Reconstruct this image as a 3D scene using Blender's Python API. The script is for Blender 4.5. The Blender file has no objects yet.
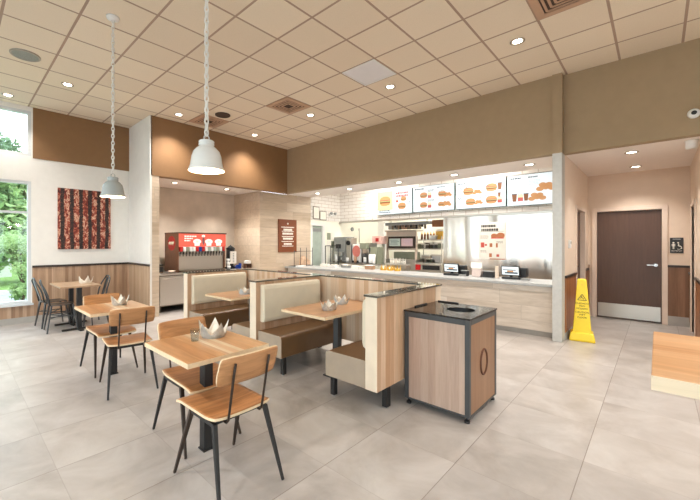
import bpy, bmesh, math, random
from mathutils import Vector, Matrix
random.seed(7)
SC = bpy.context.scene
COL = SC.collection
PI = math.pi

# ------------------------------------------------------------------ helpers
def lin(c):
    c /= 255.0
    return c/12.92 if c <= .04045 else ((c+.055)/1.055)**2.4
def S(r, g, b): return (lin(r), lin(g), lin(b), 1.0)

class NT:
    """small node tree writer"""
    def __init__(s, mat):
        s.m = mat; s.t = mat.node_tree; s.n = s.t.nodes; s.l = s.t.links
    def new(s, typ, props=None, **ins):
        n = s.n.new(typ)
        for k, v in (props or {}).items(): setattr(n, k, v)
        for k, v in ins.items():
            key = int(k[1:]) if k[0] == '_' and k[1:].isdigit() else k.replace('_', ' ')
            if isinstance(v, bpy.types.NodeSocket): s.l.new(v, n.inputs[key])
            else: n.inputs[key].default_value = v
        return n
    def math(s, op, a, b=0.0, c=0.0):
        return s.new('ShaderNodeMath', {'operation': op}, _0=a, _1=b, _2=c).outputs[0]
    def mix(s, f, a, b, bt='MIX'):
        n = s.n.new('ShaderNodeMix'); n.data_type = 'RGBA'; n.blend_type = bt
        for i, v in ((0, f), (6, a), (7, b)):
            if isinstance(v, bpy.types.NodeSocket): s.l.new(v, n.inputs[i])
            else: n.inputs[i].default_value = v
        return n.outputs[2]
    def ramp(s, f, stops):
        n = s.n.new('ShaderNodeValToRGB'); s.l.new(f, n.inputs[0])
        e = n.color_ramp.elements
        while len(e) < len(stops): e.new(.5)
        for i, (p, c) in enumerate(stops): e[i].position = p; e[i].color = c
        return n.outputs[0]

def base_mat(name):
    m = bpy.data.materials.new(name); m.use_nodes = True
    return m, NT(m), m.node_tree.nodes['Principled BSDF']

def plain(name, col, rough=.5, metal=0.0, noise=.05, nscale=8, emit=None, es=0.0, spec=.5, coat=0.0, bump=0.0):
    m, t, b = base_mat(name)
    tc = t.new('ShaderNodeTexCoord').outputs['Object']
    n = t.new('ShaderNodeTexNoise', Vector=tc, Scale=nscale, Detail=4.0).outputs[0]
    d = tuple(c*(1-noise*2) for c in col[:3])+(1,)
    l = tuple(min(1, c*(1+noise)) for c in col[:3])+(1,)
    t.l.new(t.ramp(n, [(.3, d), (.7, l)]), b.inputs['Base Color'])
    b.inputs['Roughness'].default_value = rough
    b.inputs['Metallic'].default_value = metal
    b.inputs['Specular IOR Level'].default_value = spec
    b.inputs['Coat Weight'].default_value = coat
    if emit:
        b.inputs['Emission Color'].default_value = emit; b.inputs['Emission Strength'].default_value = es
    if bump:
        n2 = t.new('ShaderNodeTexNoise', Vector=tc, Scale=nscale*20, Detail=3.0).outputs[0]
        t.l.new(t.new('ShaderNodeBump', Strength=bump, Distance=.002, Height=n2).outputs[0], b.inputs['Normal'])
    return m

def wood(name, cols, grain, strip, width, length=None, rough=.45, gcon=.35, seam=.0, stretch=16, gs=1.0):
    """laminated boards: strips along axis `strip`, grain along axis `grain`, random tones from `cols`"""
    m, t, b = base_mat(name)
    tc = t.new('ShaderNodeTexCoord').outputs['Object']
    sp = t.new('ShaderNodeSeparateXYZ', Vector=tc).outputs
    ix = {'x': 0, 'y': 1, 'z': 2}
    si = t.math('DIVIDE', sp[ix[strip]], width)
    sid = t.math('FLOOR', si)
    key = sid
    if length:
        r0 = t.new('ShaderNodeTexWhiteNoise', {'noise_dimensions': '1D'}, W=sid).outputs[0]
        li = t.math('ADD', t.math('DIVIDE', sp[ix[grain]], length), r0)
        key = t.math('ADD', t.math('MULTIPLY', sid, 17.3), t.math('MULTIPLY', t.math('FLOOR', li), 5.7))
    rnd = t.new('ShaderNodeTexWhiteNoise', {'noise_dimensions': '1D'}, W=key).outputs[0]
    k = len(cols)
    basec = t.ramp(rnd, [(i/max(1, k-1), c) for i, c in enumerate(cols)])
    sc = [stretch]*3; sc[ix[grain]] = 1.2
    off = t.new('ShaderNodeCombineXYZ', X=t.math('MULTIPLY', rnd, 9.0), Y=t.math('MULTIPLY', rnd, 5.0), Z=t.math('MULTIPLY', rnd, 7.0)).outputs[0]
    v = t.new('ShaderNodeVectorMath', {'operation': 'MULTIPLY'}, _0=tc, _1=tuple(sc)).outputs[0]
    v = t.new('ShaderNodeVectorMath', {'operation': 'ADD'}, _0=v, _1=off).outputs[0]
    g = t.new('ShaderNodeTexNoise', Vector=v, Scale=gs*1.6, Detail=6.0, Roughness=.65, Distortion=.6).outputs[0]
    gm = t.ramp(g, [(.3, (1-gcon, 1-gcon*1.12, 1-gcon*1.25, 1)), (.65, (1.0, 1.0, 1.0, 1))])
    c = t.mix(1.0, basec, gm, 'MULTIPLY')
    if seam:
        fr = t.math('FRACT', si)
        e = t.math('LESS_THAN', t.math('MINIMUM', fr, t.math('SUBTRACT', 1.0, fr)), seam/width)
        if length:
            fl = t.math('FRACT', li)
            e2 = t.math('LESS_THAN', t.math('MINIMUM', fl, t.math('SUBTRACT', 1.0, fl)), seam/length)
            e = t.math('MAXIMUM', e, e2)
        c = t.mix(t.math('MULTIPLY', e, .35), c, (.05, .04, .03, 1))
    t.l.new(c, b.inputs['Base Color'])
    b.inputs['Roughness'].default_value = rough
    t.l.new(t.new('ShaderNodeBump', Strength=.08, Distance=.002, Height=g).outputs[0], b.inputs['Normal'])
    return m

def strips(name, axis, grain, x0, x1, cols, rough=.3, gcon=.28):
    m = wood(name, [cols[0][1]]*2, grain, axis, 5.0, rough=rough, gcon=gcon)
    t = NT(m); b = t.n['Principled BSDF']
    sp = t.new('ShaderNodeSeparateXYZ', Vector=t.new('ShaderNodeTexCoord').outputs['Object']).outputs
    f = t.new('ShaderNodeMapRange', _0=sp[{'x': 0, 'y': 1, 'z': 2}[axis]], _1=x0, _2=x1).outputs[0]
    c = t.ramp(f, cols); c.node.color_ramp.interpolation = 'CONSTANT'
    mul = b.inputs['Base Color'].links[0].from_node
    t.l.new(c, mul.inputs[6])
    return m
def steel(name, col, rough=.3, wave=.0):
    m, t, b = base_mat(name)
    tc = t.new('ShaderNodeTexCoord').outputs['Object']
    v = t.new('ShaderNodeVectorMath', {'operation': 'MULTIPLY'}, _0=tc, _1=(60, 60, 3)).outputs[0]
    n = t.new('ShaderNodeTexNoise', Vector=v, Scale=3.0, Detail=3.0).outputs[0]
    b.inputs['Base Color'].default_value = col
    b.inputs['Metallic'].default_value = 1.0
    t.l.new(t.new('ShaderNodeMapRange', _0=n, _3=rough*.8, _4=rough*1.25).outputs[0], b.inputs['Roughness'])
    if wave:
        w = t.new('ShaderNodeTexNoise', Vector=t.new('ShaderNodeVectorMath', {'operation': 'MULTIPLY'}, _0=tc, _1=(1, 1.5, .16)).outputs[0], Scale=1.3, Detail=1.0).outputs[0]
        t.l.new(t.new('ShaderNodeBump', Strength=wave, Distance=.3, Height=w).outputs[0], b.inputs['Normal'])
    return m

class MB:
    def __init__(s): s.b = bmesh.new()
    def face(s, pts, m=0):
        f = s.b.faces.new([s.b.verts.new(p) for p in pts]); f.material_index = m; return f
    def box(s, x0, x1, y0, y1, z0, z1, m=0, M=None):
        P = [(x0,y0,z0),(x1,y0,z0),(x1,y1,z0),(x0,y1,z0),(x0,y0,z1),(x1,y0,z1),(x1,y1,z1),(x0,y1,z1)]
        if M: P = [M @ Vector(p) for p in P]
        v = [s.b.verts.new(p) for p in P]
        for q in ((0,3,2,1),(4,5,6,7),(0,1,5,4),(1,2,6,5),(2,3,7,6),(3,0,4,7)):
            s.b.faces.new([v[i] for i in q]).material_index = m
        return s
    def cyl(s, p0, p1, r0, r1=None, seg=14, m=0, flat=False):
        r1 = r0 if r1 is None else r1
        p0, p1 = Vector(p0), Vector(p1); d = (p1-p0).normalized()
        a = Vector((0,0,1)) if abs(d.z) < .9 else Vector((1,0,0))
        u = d.cross(a).normalized(); w = d.cross(u)
        A = []; B = []
        for i in range(seg):
            t = 2*PI*(i+(.5 if flat else 0))/seg
            q = u*math.cos(t)+w*math.sin(t)
            A.append(s.b.verts.new(p0+q*r0)); B.append(s.b.verts.new(p1+q*r1))
        for i in range(seg):
            j = (i+1) % seg
            f = s.b.faces.new((A[i], A[j], B[j], B[i])); f.material_index = m; f.smooth = not flat
        s.b.faces.new(A[::-1]).material_index = m; s.b.faces.new(B).material_index = m
        return s
    def beam(s, p0, p1, a0, b0, a1=None, b1=None, up=(0,0,1), m=0):
        """tapered rectangular bar"""
        a1 = a0 if a1 is None else a1; b1 = b0 if b1 is None else b1
        p0, p1 = Vector(p0), Vector(p1); d = (p1-p0).normalized()
        u = d.cross(Vector(up)).normalized(); w = d.cross(u)
        A = [s.b.verts.new(p0+u*a0*i/2+w*b0*j/2) for i, j in ((-1,-1),(1,-1),(1,1),(-1,1))]
        B = [s.b.verts.new(p1+u*a1*i/2+w*b1*j/2) for i, j in ((-1,-1),(1,-1),(1,1),(-1,1))]
        for i in range(4):
            j = (i+1) % 4; s.b.faces.new((A[i], A[j], B[j], B[i])).material_index = m
        s.b.faces.new(A[::-1]).material_index = m; s.b.faces.new(B).material_index = m
        return s
    def lathe(s, prof, c=(0,0,0), seg=32, m=0, M=None):
        R = []
        for r, z in prof:
            ring = []
            for i in range(seg):
                t = 2*PI*i/seg
                p = Vector((c[0]+r*math.cos(t), c[1]+r*math.sin(t), c[2]+z))
                ring.append(s.b.verts.new(M @ p if M else p))
            R.append(ring)
        for a, b in zip(R, R[1:]):
            for i in range(seg):
                j = (i+1) % seg
                f = s.b.faces.new((a[i], a[j], b[j], b[i])); f.material_index = m; f.smooth = True
        return s
    def disc(s, c, r, axis='z', seg=28, m=0, t=.004, ry=None):
        """thin elliptic disc of thickness t, its face along axis"""
        ry = ry or r; A = []; B = []
        for i in range(seg):
            q = 2*PI*i/seg; a, b = r*math.cos(q), ry*math.sin(q)
            d = {'z': (a, b, 0), 'x': (0, a, b), 'y': (a, 0, b)}[axis]
            n = {'z': (0, 0, t), 'x': (t, 0, 0), 'y': (0, t, 0)}[axis]
            A.append(s.b.verts.new((c[0]+d[0], c[1]+d[1], c[2]+d[2])))
            B.append(s.b.verts.new((c[0]+d[0]+n[0], c[1]+d[1]+n[1], c[2]+d[2]+n[2])))
        for i in range(seg):
            j = (i+1) % seg; s.b.faces.new((A[i], A[j], B[j], B[i])).material_index = m
        s.b.faces.new(A).material_index = m; s.b.faces.new(B).material_index = m
        return s
    def tube(s, pts, r, seg=8, m=0, closed=False):
        pts = [Vector(p) for p in pts]; n = len(pts); rings = []
        prev = None
        for i, p in enumerate(pts):
            if closed: d = (pts[(i+1) % n]-pts[i-1]).normalized()
            else: d = (pts[min(i+1, n-1)]-pts[max(i-1, 0)]).normalized()
            if prev is None:
                a = Vector((0,0,1)) if abs(d.z) < .9 else Vector((1,0,0))
                u = d.cross(a).normalized()
            else: u = (prev-d*prev.dot(d)).normalized()
            prev = u; w = d.cross(u)
            rings.append([s.b.verts.new(p+(u*math.cos(2*PI*k/seg)+w*math.sin(2*PI*k/seg))*r) for k in range(seg)])
        pairs = list(zip(rings, rings[1:]))
        if closed: pairs.append((rings[-1], rings[0]))
        for a, b in pairs:
            for k in range(seg):
                j = (k+1) % seg
                f = s.b.faces.new((a[k], a[j], b[j], b[k])); f.material_index = m; f.smooth = True
        if not closed:
            s.b.faces.new(rings[0][::-1]).material_index = m; s.b.faces.new(rings[-1]).material_index = m
        return s
    def ball(s, c, r, sx=1, sy=1, sz=1, m=0, u=14, v=9):
        M = Matrix.Translation(c) @ Matrix.Diagonal((sx*r, sy*r, sz*r, 1))
        g = bmesh.ops.create_uvsphere(s.b, u_segments=u, v_segments=v, radius=1, matrix=M)
        fs = {f for x in g['verts'] for f in x.link_faces}
        for f in fs: f.material_index = m; f.smooth = True
        return s
    def prism(s, pts, axis, a, b, m=0):
        """extrude a 2-D outline along axis from a to b"""
        def P(p, q): return {'x': (q, p[0], p[1]), 'y': (p[0], q, p[1]), 'z': (p[0], p[1], q)}[axis]
        A = [s.b.verts.new(P(p, a)) for p in pts]; B = [s.b.verts.new(P(p, b)) for p in pts]
        n = len(pts)
        for i in range(n):
            j = (i+1) % n; s.b.faces.new((A[i], A[j], B[j], B[i])).material_index = m
        s.b.faces.new(A[::-1]).material_index = m; s.b.faces.new(B).material_index = m
        return s
    def slab(s, fn, nu, nv, th, m0=0, m1=0):
        """curved sheet with thickness: fn(u,v)->(point, normal)"""
        T = []; Bt = []
        for i in range(nu+1):
            ra = []; rb = []
            for j in range(nv+1):
                p, n = fn(i/nu, j/nv); p = Vector(p); n = Vector(n).normalized()
                ra.append(s.b.verts.new(p+n*th/2)); rb.append(s.b.verts.new(p-n*th/2))
            T.append(ra); Bt.append(rb)
        for i in range(nu):
            for j in range(nv):
                f = s.b.faces.new((T[i][j], T[i+1][j], T[i+1][j+1], T[i][j+1])); f.material_index = m0; f.smooth = True
                f = s.b.faces.new((Bt[i][j], Bt[i][j+1], Bt[i+1][j+1], Bt[i+1][j])); f.material_index = m0; f.smooth = True
        for i in range(nu):
            for j in (0, nv):
                s.b.faces.new((T[i][j], T[i+1][j], Bt[i+1][j], Bt[i][j])).material_index = m1
        for j in range(nv):
            for i in (0, nu):
                s.b.faces.new((T[i][j], T[i][j+1], Bt[i][j+1], Bt[i][j])).material_index = m1
        return s
    def build(s, name, mats, parent=None, bevel=0, seg=2, loc=None):
        bmesh.ops.recalc_face_normals(s.b, faces=s.b.faces)
        me = bpy.data.meshes.new(name); s.b.to_mesh(me); s.b.free()
        for x in (mats if isinstance(mats, (list, tuple)) else [mats]): me.materials.append(x)
        o = bpy.data.objects.new(name, me); COL.objects.link(o)
        if parent: o.parent = parent
        if loc: o.location = loc
        if bevel:
            bv = o.modifiers.new('edge', 'BEVEL'); bv.width = bevel; bv.segments = seg; bv.limit_method = 'ANGLE'; bv.angle_limit = math.radians(50)
            bv.harden_normals = False
        return o

def tag(o, label=None, cat=None, group=None, kind=None):
    if label: o['label'] = label
    if cat: o['category'] = cat
    if group: o['group'] = group
    if kind: o['kind'] = kind
    return o
def thing(name, label, cat, loc=(0,0,0), rz=0, group=None):
    o = bpy.data.objects.new(name, None); COL.objects.link(o)
    o.location = loc; o.rotation_euler = (0, 0, rz); o.empty_display_size = .1
    return tag(o, label, cat, group)
def struct(name, mb, mats, parent=None, bevel=0):
    o = mb.build(name, mats, parent, bevel)
    if not parent: o['kind'] = 'structure'
    return o
def sroot(name, loc=(0,0,0)):
    o = bpy.data.objects.new(name, None); COL.objects.link(o); o.location = loc; o['kind'] = 'structure'; return o
def dup(root, loc, rz, label, group=None):
    r = root.copy(); COL.objects.link(r); r.location = loc; r.rotation_euler = (0, 0, rz)
    r['label'] = label
    if group: r['group'] = group
    for ch in list(root.children):
        c = ch.copy(); COL.objects.link(c); c.parent = r
        for g in list(ch.children):
            d = g.copy(); COL.objects.link(d); d.parent = c
    return r
def text(name, body, size, mat, parent, loc, rot, align='CENTER', ext=.0006):
    c = bpy.data.curves.new(name, 'FONT'); c.body = body; c.size = size; c.align_x = align; c.align_y = 'CENTER'; c.extrude = ext
    tmp = bpy.data.objects.new(name, c); COL.objects.link(tmp); bpy.context.view_layer.update()
    me = bpy.data.meshes.new_from_object(tmp.evaluated_get(bpy.context.evaluated_depsgraph_get()))
    bpy.data.objects.remove(tmp); me.materials.clear(); me.materials.append(mat)
    o = bpy.data.objects.new(name, me); COL.objects.link(o); o.parent = parent; o.location = loc; o.rotation_euler = rot
    return o
def B(*a, **k): return MB().box(*a, **k)

# ------------------------------------------------------------------ camera (35 mm-style wide lens, level, 1.5 m above the floor)
FPX, YAW, HY, CX, CH = 353.0, math.radians(44.29), 243.24, 313.0, 1.5
cam = bpy.data.cameras.new('camera'); co = bpy.data.objects.new('camera', cam); COL.objects.link(co)
cam.sensor_width = 36; cam.lens = 36*FPX/700; cam.shift_x = (350-CX)/700; cam.shift_y = (HY-250)/700; cam.clip_start = .05
co.location = (0, 0, CH); co.rotation_euler = (PI/2, 0, YAW-PI/2)
SC.camera = co
FW = (math.cos(YAW), math.sin(YAW)); RT = (math.sin(YAW), -math.cos(YAW))
def KX(u, v, X):
    """height and depth, read off the photo, of a spot that lies on the wall plane x = X"""
    a = u-CX; d = (FW[0]*FPX+RT[0]*a, FW[1]*FPX+RT[1]*a, HY-v); t = X/d[0]
    return d[1]*t, CH+d[2]*t

# ------------------------------------------------------------------ materials
M = {}
M['white'] = plain('white paint', S(237, 235, 230), .75, noise=.015, bump=.05)
M['brown'] = plain('brown paint', S(140, 105, 70), .7, noise=.02, bump=.05)
M['taupe'] = plain('taupe paint', S(166, 144, 114), .7, noise=.02, bump=.05)
M['beige'] = plain('beige paint', S(228, 210, 192), .75, noise=.015, bump=.05)
M['soffit'] = plain('soffit white', S(246, 238, 232), .8, noise=.01)
M['alcove'] = plain('alcove plaster', S(204, 190, 174), .7, noise=.07, nscale=2.5)
M['cream_wall'] = plain('kitchen cream wall', S(252, 250, 236), .6, noise=.01)
M['frame'] = plain('door frame paint', S(228, 210, 194), .5, noise=.01)
M['rail'] = plain('dark rail', S(52, 40, 34), .4, noise=.05)
M['base'] = plain('grey cove base', S(172, 168, 162), .55, noise=.03)
M['winframe'] = plain('window frame', S(214, 218, 220), .4, noise=.01)
M['black'] = plain('black steel', S(34, 33, 34), .42, noise=.1, spec=.5)
M['bronze'] = plain('dark bronze steel', S(58, 46, 38), .38, .3, noise=.1)
M['gun'] = plain('gunmetal', S(84, 86, 88), .28, .8, noise=.06)
M['charcoal'] = plain('charcoal frame', S(72, 74, 76), .45, noise=.05)
M['gloss_black'] = plain('gloss black laminate', S(40, 36, 33), .12, noise=.1, spec=.6)
M['cap'] = plain('dark stone cap', S(84, 82, 74), .08, noise=.03, nscale=20, spec=.9, coat=.6)
M['grey_top'] = plain('grey quartz', S(172, 174, 174), .3, noise=.04, nscale=60)
M['grey_post'] = plain('grey laminate', S(194, 194, 190), .5, noise=.03, nscale=20)
M['cream_vinyl'] = plain('cream vinyl', S(226, 216, 194), .42, noise=.02, bump=.05)
M['brown_vinyl'] = plain('brown vinyl', S(120, 90, 60), .34, noise=.03, bump=.05)
M['taupe_vinyl'] = plain('taupe vinyl', S(176, 160, 142), .28, noise=.03, bump=.05)  # bench ends: window brightness put into a lighter vinyl colour
M['plywood'] = plain('ply edge', S(232, 208, 172), .5, noise=.05, nscale=30)
M['yellow'] = plain('yellow plastic', S(246, 214, 50), .4, noise=.03)
M['ink'] = plain('black ink', S(40, 38, 30), .6)
M['red'] = plain('red plastic', S(196, 32, 34), .4)
M['plastic_white'] = plain('white plastic', S(240, 240, 238), .4, noise=.01)
M['plastic_grey'] = plain('grey plastic', S(150, 152, 150), .45, noise=.04)
M['plastic_black'] = plain('black plastic', S(30, 30, 32), .4)
M['cardboard'] = plain('cardboard', S(205, 170, 125), .8)
M['paper'] = plain('white paper', S(244, 240, 230), .8, noise=.02)
M['gold'] = plain('gold card', S(236, 186, 78), .5)
M['tan_plastic'] = plain('tan plastic', S(190, 150, 120), .5)
M['green_grey'] = plain('green grey metal', S(150, 155, 135), .45)
M['bottle_brown'] = plain('brown sauce', S(140, 84, 44), .35)
M['pale_green'] = plain('pale green door', S(176, 190, 180), .5)
M['blue'] = plain('blue plastic', S(36, 70, 150), .4)
M['silver_paper'] = plain('silver card', S(196, 196, 192), .35, .35, noise=.15, nscale=25)
M['white_card'] = plain('white card', S(236, 232, 222), .6, noise=.03)
M['cool_card'] = plain('pale blue card', S(200, 212, 218), .4, noise=.06, nscale=30)
M['lamp_enamel'] = plain('white enamel', S(232, 232, 228), .25, noise=.02, coat=.3)
M['lamp_grey'] = plain('grey enamel', S(172, 180, 180), .25, noise=.02, coat=.3)
M['lamp_inner'] = plain('lamp inner white', S(250, 240, 215), .5, noise=.0)
M['chain'] = plain('painted chain', S(240, 238, 232), .4)
M['vent_tan'] = plain('tan vent metal', S(196, 160, 132), .5, noise=.03)
M['vent_dark'] = plain('vent hollow', S(70, 52, 42), .7)
M['speaker_grey'] = plain('speaker grille', S(150, 152, 144), .6, noise=.1, nscale=120)
M['speaker_dark'] = plain('dark speaker', S(66, 46, 34), .5, noise=.1, nscale=90)
M['trim_ring'] = plain('light trim ring', S(172, 160, 146), .35, .3)
M['panel_white'] = plain('white acrylic panel', S(232, 230, 232), .35, noise=.01)
M['steel'] = steel('brushed steel', S(200, 196, 190), .3)
M['steel_wall'] = steel('polished steel sheet', S(222, 214, 206), .17, wave=.17)
M['steel_dark'] = steel('dark steel', S(120, 112, 100), .35)
M['chrome'] = steel('chrome', S(225, 225, 225), .12)
M['bulb'] = plain('lit bulb', S(255, 240, 210), .5, emit=(1, .84, .58, 1), es=4)
M['led'] = plain('lit lens', S(255, 245, 225), .5, emit=(1, .9, .74, 1), es=14)
M['asphalt'] = plain('asphalt', S(150, 152, 158), .9, noise=.06)
M['kerb'] = plain('kerb concrete', S(200, 198, 192), .9)
M['grass'] = plain('grass', S(130, 165, 80), .9, noise=.2, nscale=6)
M['bark'] = plain('bark', S(90, 72, 56), .9, noise=.2)
M['siding'] = plain('pale siding', S(226, 226, 224), .8)
M['roofing'] = plain('roof shingles', S(120, 116, 114), .9)

def leafmat(name, a, b):
    m, t, bs = base_mat(name)
    r = t.new('ShaderNodeTexNoise', Vector=t.new('ShaderNodeTexCoord').outputs['Object'], Scale=3.0, Detail=3.0).outputs[0]
    t.l.new(t.ramp(r, [(.35, a), (.65, b)]), bs.inputs['Base Color']); bs.inputs['Roughness'].default_value = .7
    return m
M['leaf_a'] = leafmat('leaves', S(84, 118, 66), S(142, 172, 104))
M['leaf_b'] = leafmat('leaves pale', S(122, 154, 92), S(176, 200, 136))
M['leaf_c'] = leafmat('leaves dark', S(76, 104, 74), S(118, 148, 104))

TAN = [S(204, 148, 92), S(222, 172, 116), S(196, 138, 84), S(230, 190, 140), S(210, 158, 104)]
OR, PL, TN = S(200, 146, 98), S(234, 212, 184), S(212, 172, 134)
M['top_x'] = strips('butcher block', 'x', 'y', -.31, .31, [(0, S(206, 156, 110)), (.17, OR), (.33, S(208, 160, 114)), (.42, TN), (.47, PL), (.52, S(226, 188, 148)), (.6, PL), (.66, S(216, 168, 122)), (.8, S(222, 178, 134))], gcon=.3)
M['top_grey'] = wood('weathered laminate', [S(186, 154, 124), S(198, 168, 138), S(176, 144, 114)], 'y', 'x', .1, rough=.3, gcon=.22)
M['top_booth'] = wood('booth table laminate', [S(206, 156, 112), S(214, 168, 126), S(196, 144, 104)], 'x', 'y', .12, rough=.28, gcon=.22)
M['top_bar'] = wood('bar block', [S(216, 164, 114), S(226, 180, 134), S(200, 142, 90), S(232, 192, 148)], 'y', 'x', .105, rough=.4, gcon=.2)
M['edge_bar'] = wood('bar edge', [S(236, 216, 186), S(228, 206, 174)], 'y', 'x', .3, rough=.5, gcon=.12)  # paler than the block: light on the front edge put into its colour
M['seat'] = wood('chair veneer', [S(200, 140, 90), S(208, 150, 98)], 'x', 'y', 3.0, rough=.35, gcon=.55, stretch=11)
M['back'] = wood('chair back veneer', [S(204, 148, 100), S(210, 156, 108)], 'x', 'z', 3.0, rough=.38, gcon=.45, stretch=12)
M['laminate'] = wood('striped laminate', [S(206, 168, 134), S(222, 190, 160), S(196, 152, 116), S(228, 202, 176), S(188, 142, 106)], 'z', 'x', .07, rough=.5, gcon=.2)
M['laminate_y'] = wood('striped laminate side', [S(222, 196, 168), S(232, 212, 190), S(214, 182, 150), S(206, 172, 138)], 'z', 'y', .07, rough=.5, gcon=.16)
M['end_strip'] = plain('pale end strip', S(238, 222, 200), .5, noise=.03)
M['wainscot'] = wood('wainscot', [S(172, 138, 110), S(194, 162, 134), S(152, 118, 92), S(202, 172, 146), S(180, 146, 118)], 'z', 'x', .055, rough=.5, gcon=.25)
M['wainscot_y'] = wood('wainscot side', [S(196, 166, 138), S(206, 178, 150), S(186, 152, 122)], 'z', 'y', .075, rough=.5, gcon=.22)
M['wainscot_dark'] = wood('corridor wainscot', [S(134, 98, 72), S(156, 116, 88), S(122, 88, 64), S(146, 108, 80)], 'z', 'y', .09, rough=.5, gcon=.3)
M['wainscot_dark_x'] = wood('corridor wainscot side', [S(166, 108, 66), S(178, 120, 76), S(152, 98, 60)], 'z', 'x', .12, rough=.4, gcon=.3)
M['plank_x'] = wood('washed planks', [S(214, 196, 174), S(226, 210, 190), S(204, 184, 160), S(220, 202, 180), S(208, 190, 170)], 'x', 'z', .24, 1.25, rough=.5, gcon=.2, seam=.002, stretch=9)
M['plank_y'] = wood('washed planks side', [S(218, 208, 196), S(230, 222, 212), S(208, 196, 182), S(224, 214, 202)], 'y', 'z', .24, 1.25, rough=.45, gcon=.24, seam=.002, stretch=9)
M['trash_wood'] = wood('bin panel', [S(194, 168, 152), S(204, 180, 164), S(184, 156, 138), S(200, 172, 156)], 'z', 'y', .07, rough=.45, gcon=.2)  # bin wood in a lit tone, window light put into the colour
M['trash_wood_x'] = wood('bin panel side', [S(150, 112, 84), S(162, 124, 94), S(140, 104, 78)], 'z', 'x', .09, rough=.45, gcon=.22)  # same bin wood in a darker tone for the shaded faces
M['door_wood'] = wood('walnut door', [S(92, 66, 54), S(98, 72, 58), S(88, 62, 50)], 'z', 'y', .4, rough=.4, gcon=.18, stretch=12)

def mat_floor():
    m, t, b = base_mat('porcelain floor tile')
    tc = t.new('ShaderNodeTexCoord').outputs['Object']; sp = t.new('ShaderNodeSeparateXYZ', Vector=tc).outputs
    a = t.math('DIVIDE', t.math('SUBTRACT', sp[0], .49), .637); c = t.math('DIVIDE', t.math('SUBTRACT', sp[1], .365), .622)
    fa, fc = t.math('FRACT', a), t.math('FRACT', c)
    ea = t.math('MINIMUM', fa, t.math('SUBTRACT', 1.0, fa)); ec = t.math('MINIMUM', fc, t.math('SUBTRACT', 1.0, fc))
    g = t.math('LESS_THAN', t.math('MINIMUM', ea, ec), .0042)
    idn = t.new('ShaderNodeCombineXYZ', X=t.math('FLOOR', a), Y=t.math('FLOOR', c)).outputs[0]
    rnd = t.new('ShaderNodeTexWhiteNoise', {'noise_dimensions': '2D'}, Vector=idn).outputs
    off = t.new('ShaderNodeVectorMath', {'operation': 'MULTIPLY'}, _0=rnd[1], _1=(30, 30, 30)).outputs[0]
    v = t.new('ShaderNodeVectorMath', {'operation': 'ADD'}, _0=tc, _1=off).outputs[0]
    n = t.new('ShaderNodeTexNoise', Vector=v, Scale=2.2, Detail=7.0, Roughness=.6, Distortion=.5).outputs[0]
    col = t.ramp(n, [(.28, S(156, 149, 143)), (.5, S(177, 171, 166)), (.72, S(193, 189, 185))])
    tone = t.ramp(rnd[0], [(0, (.93, .93, .94, 1)), (1, (1, 1, 1, 1))])
    col = t.mix(1.0, col, tone, 'MULTIPLY')
    gw = t.math('MULTIPLY', g, t.math('ADD', .22, t.math('MULTIPLY', t.math('LESS_THAN', ec, .0042), .45)))
    col = t.mix(gw, col, S(112, 100, 90))
    t.l.new(col, b.inputs['Base Color'])
    t.l.new(t.new('ShaderNodeMapRange', _0=n, _3=.26, _4=.42).outputs[0], b.inputs['Roughness'])
    h = t.math('SUBTRACT', 1.0, g)
    t.l.new(t.new('ShaderNodeBump', Strength=.3, Distance=.003, Height=h).outputs[0], b.inputs['Normal'])
    return m
M['floor'] = mat_floor()

def mat_ceiling():
    m, t, b = base_mat('acoustic ceiling tile')
    tc = t.new('ShaderNodeTexCoord').outputs['Object']; sp = t.new('ShaderNodeSeparateXYZ', Vector=tc).outputs
    a = t.math('DIVIDE', t.math('SUBTRACT', sp[0], 2.258), .6215); c = t.math('DIVIDE', t.math('SUBTRACT', sp[1], .378), .6115)
    fa, fc = t.math('FRACT', a), t.math('FRACT', c)
    ea = t.math('MINIMUM', fa, t.math('SUBTRACT', 1.0, fa)); ec = t.math('MINIMUM', fc, t.math('SUBTRACT', 1.0, fc))
    e = t.math('MINIMUM', ea, ec)
    g = t.math('LESS_THAN', e, .022)
    idn = t.new('ShaderNodeCombineXYZ', X=t.math('FLOOR', a), Y=t.math('FLOOR', c)).outputs[0]
    rnd = t.new('ShaderNodeTexWhiteNoise', {'noise_dimensions': '2D'}, Vector=idn).outputs[0]
    n = t.new('ShaderNodeTexNoise', Vector=tc, Scale=140.0, Detail=2.0).outputs[0]
    col = t.ramp(rnd, [(0, S(230, 214, 191)), (1, S(238, 223, 200))])
    col = t.mix(t.math('MULTIPLY', t.math('GREATER_THAN', n, .62), .12), col, S(150, 130, 110))
    col = t.mix(g, col, S(178, 152, 132))
    t.l.new(col, b.inputs['Base Color']); b.inputs['Roughness'].default_value = .9
    h = t.math('MINIMUM', t.math('MULTIPLY', e, 18.0), 1.0)
    t.l.new(t.new('ShaderNodeBump', Strength=.35, Distance=.006, Height=h).outputs[0], b.inputs['Normal'])
    return m
M['ceiling'] = mat_ceiling()

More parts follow.
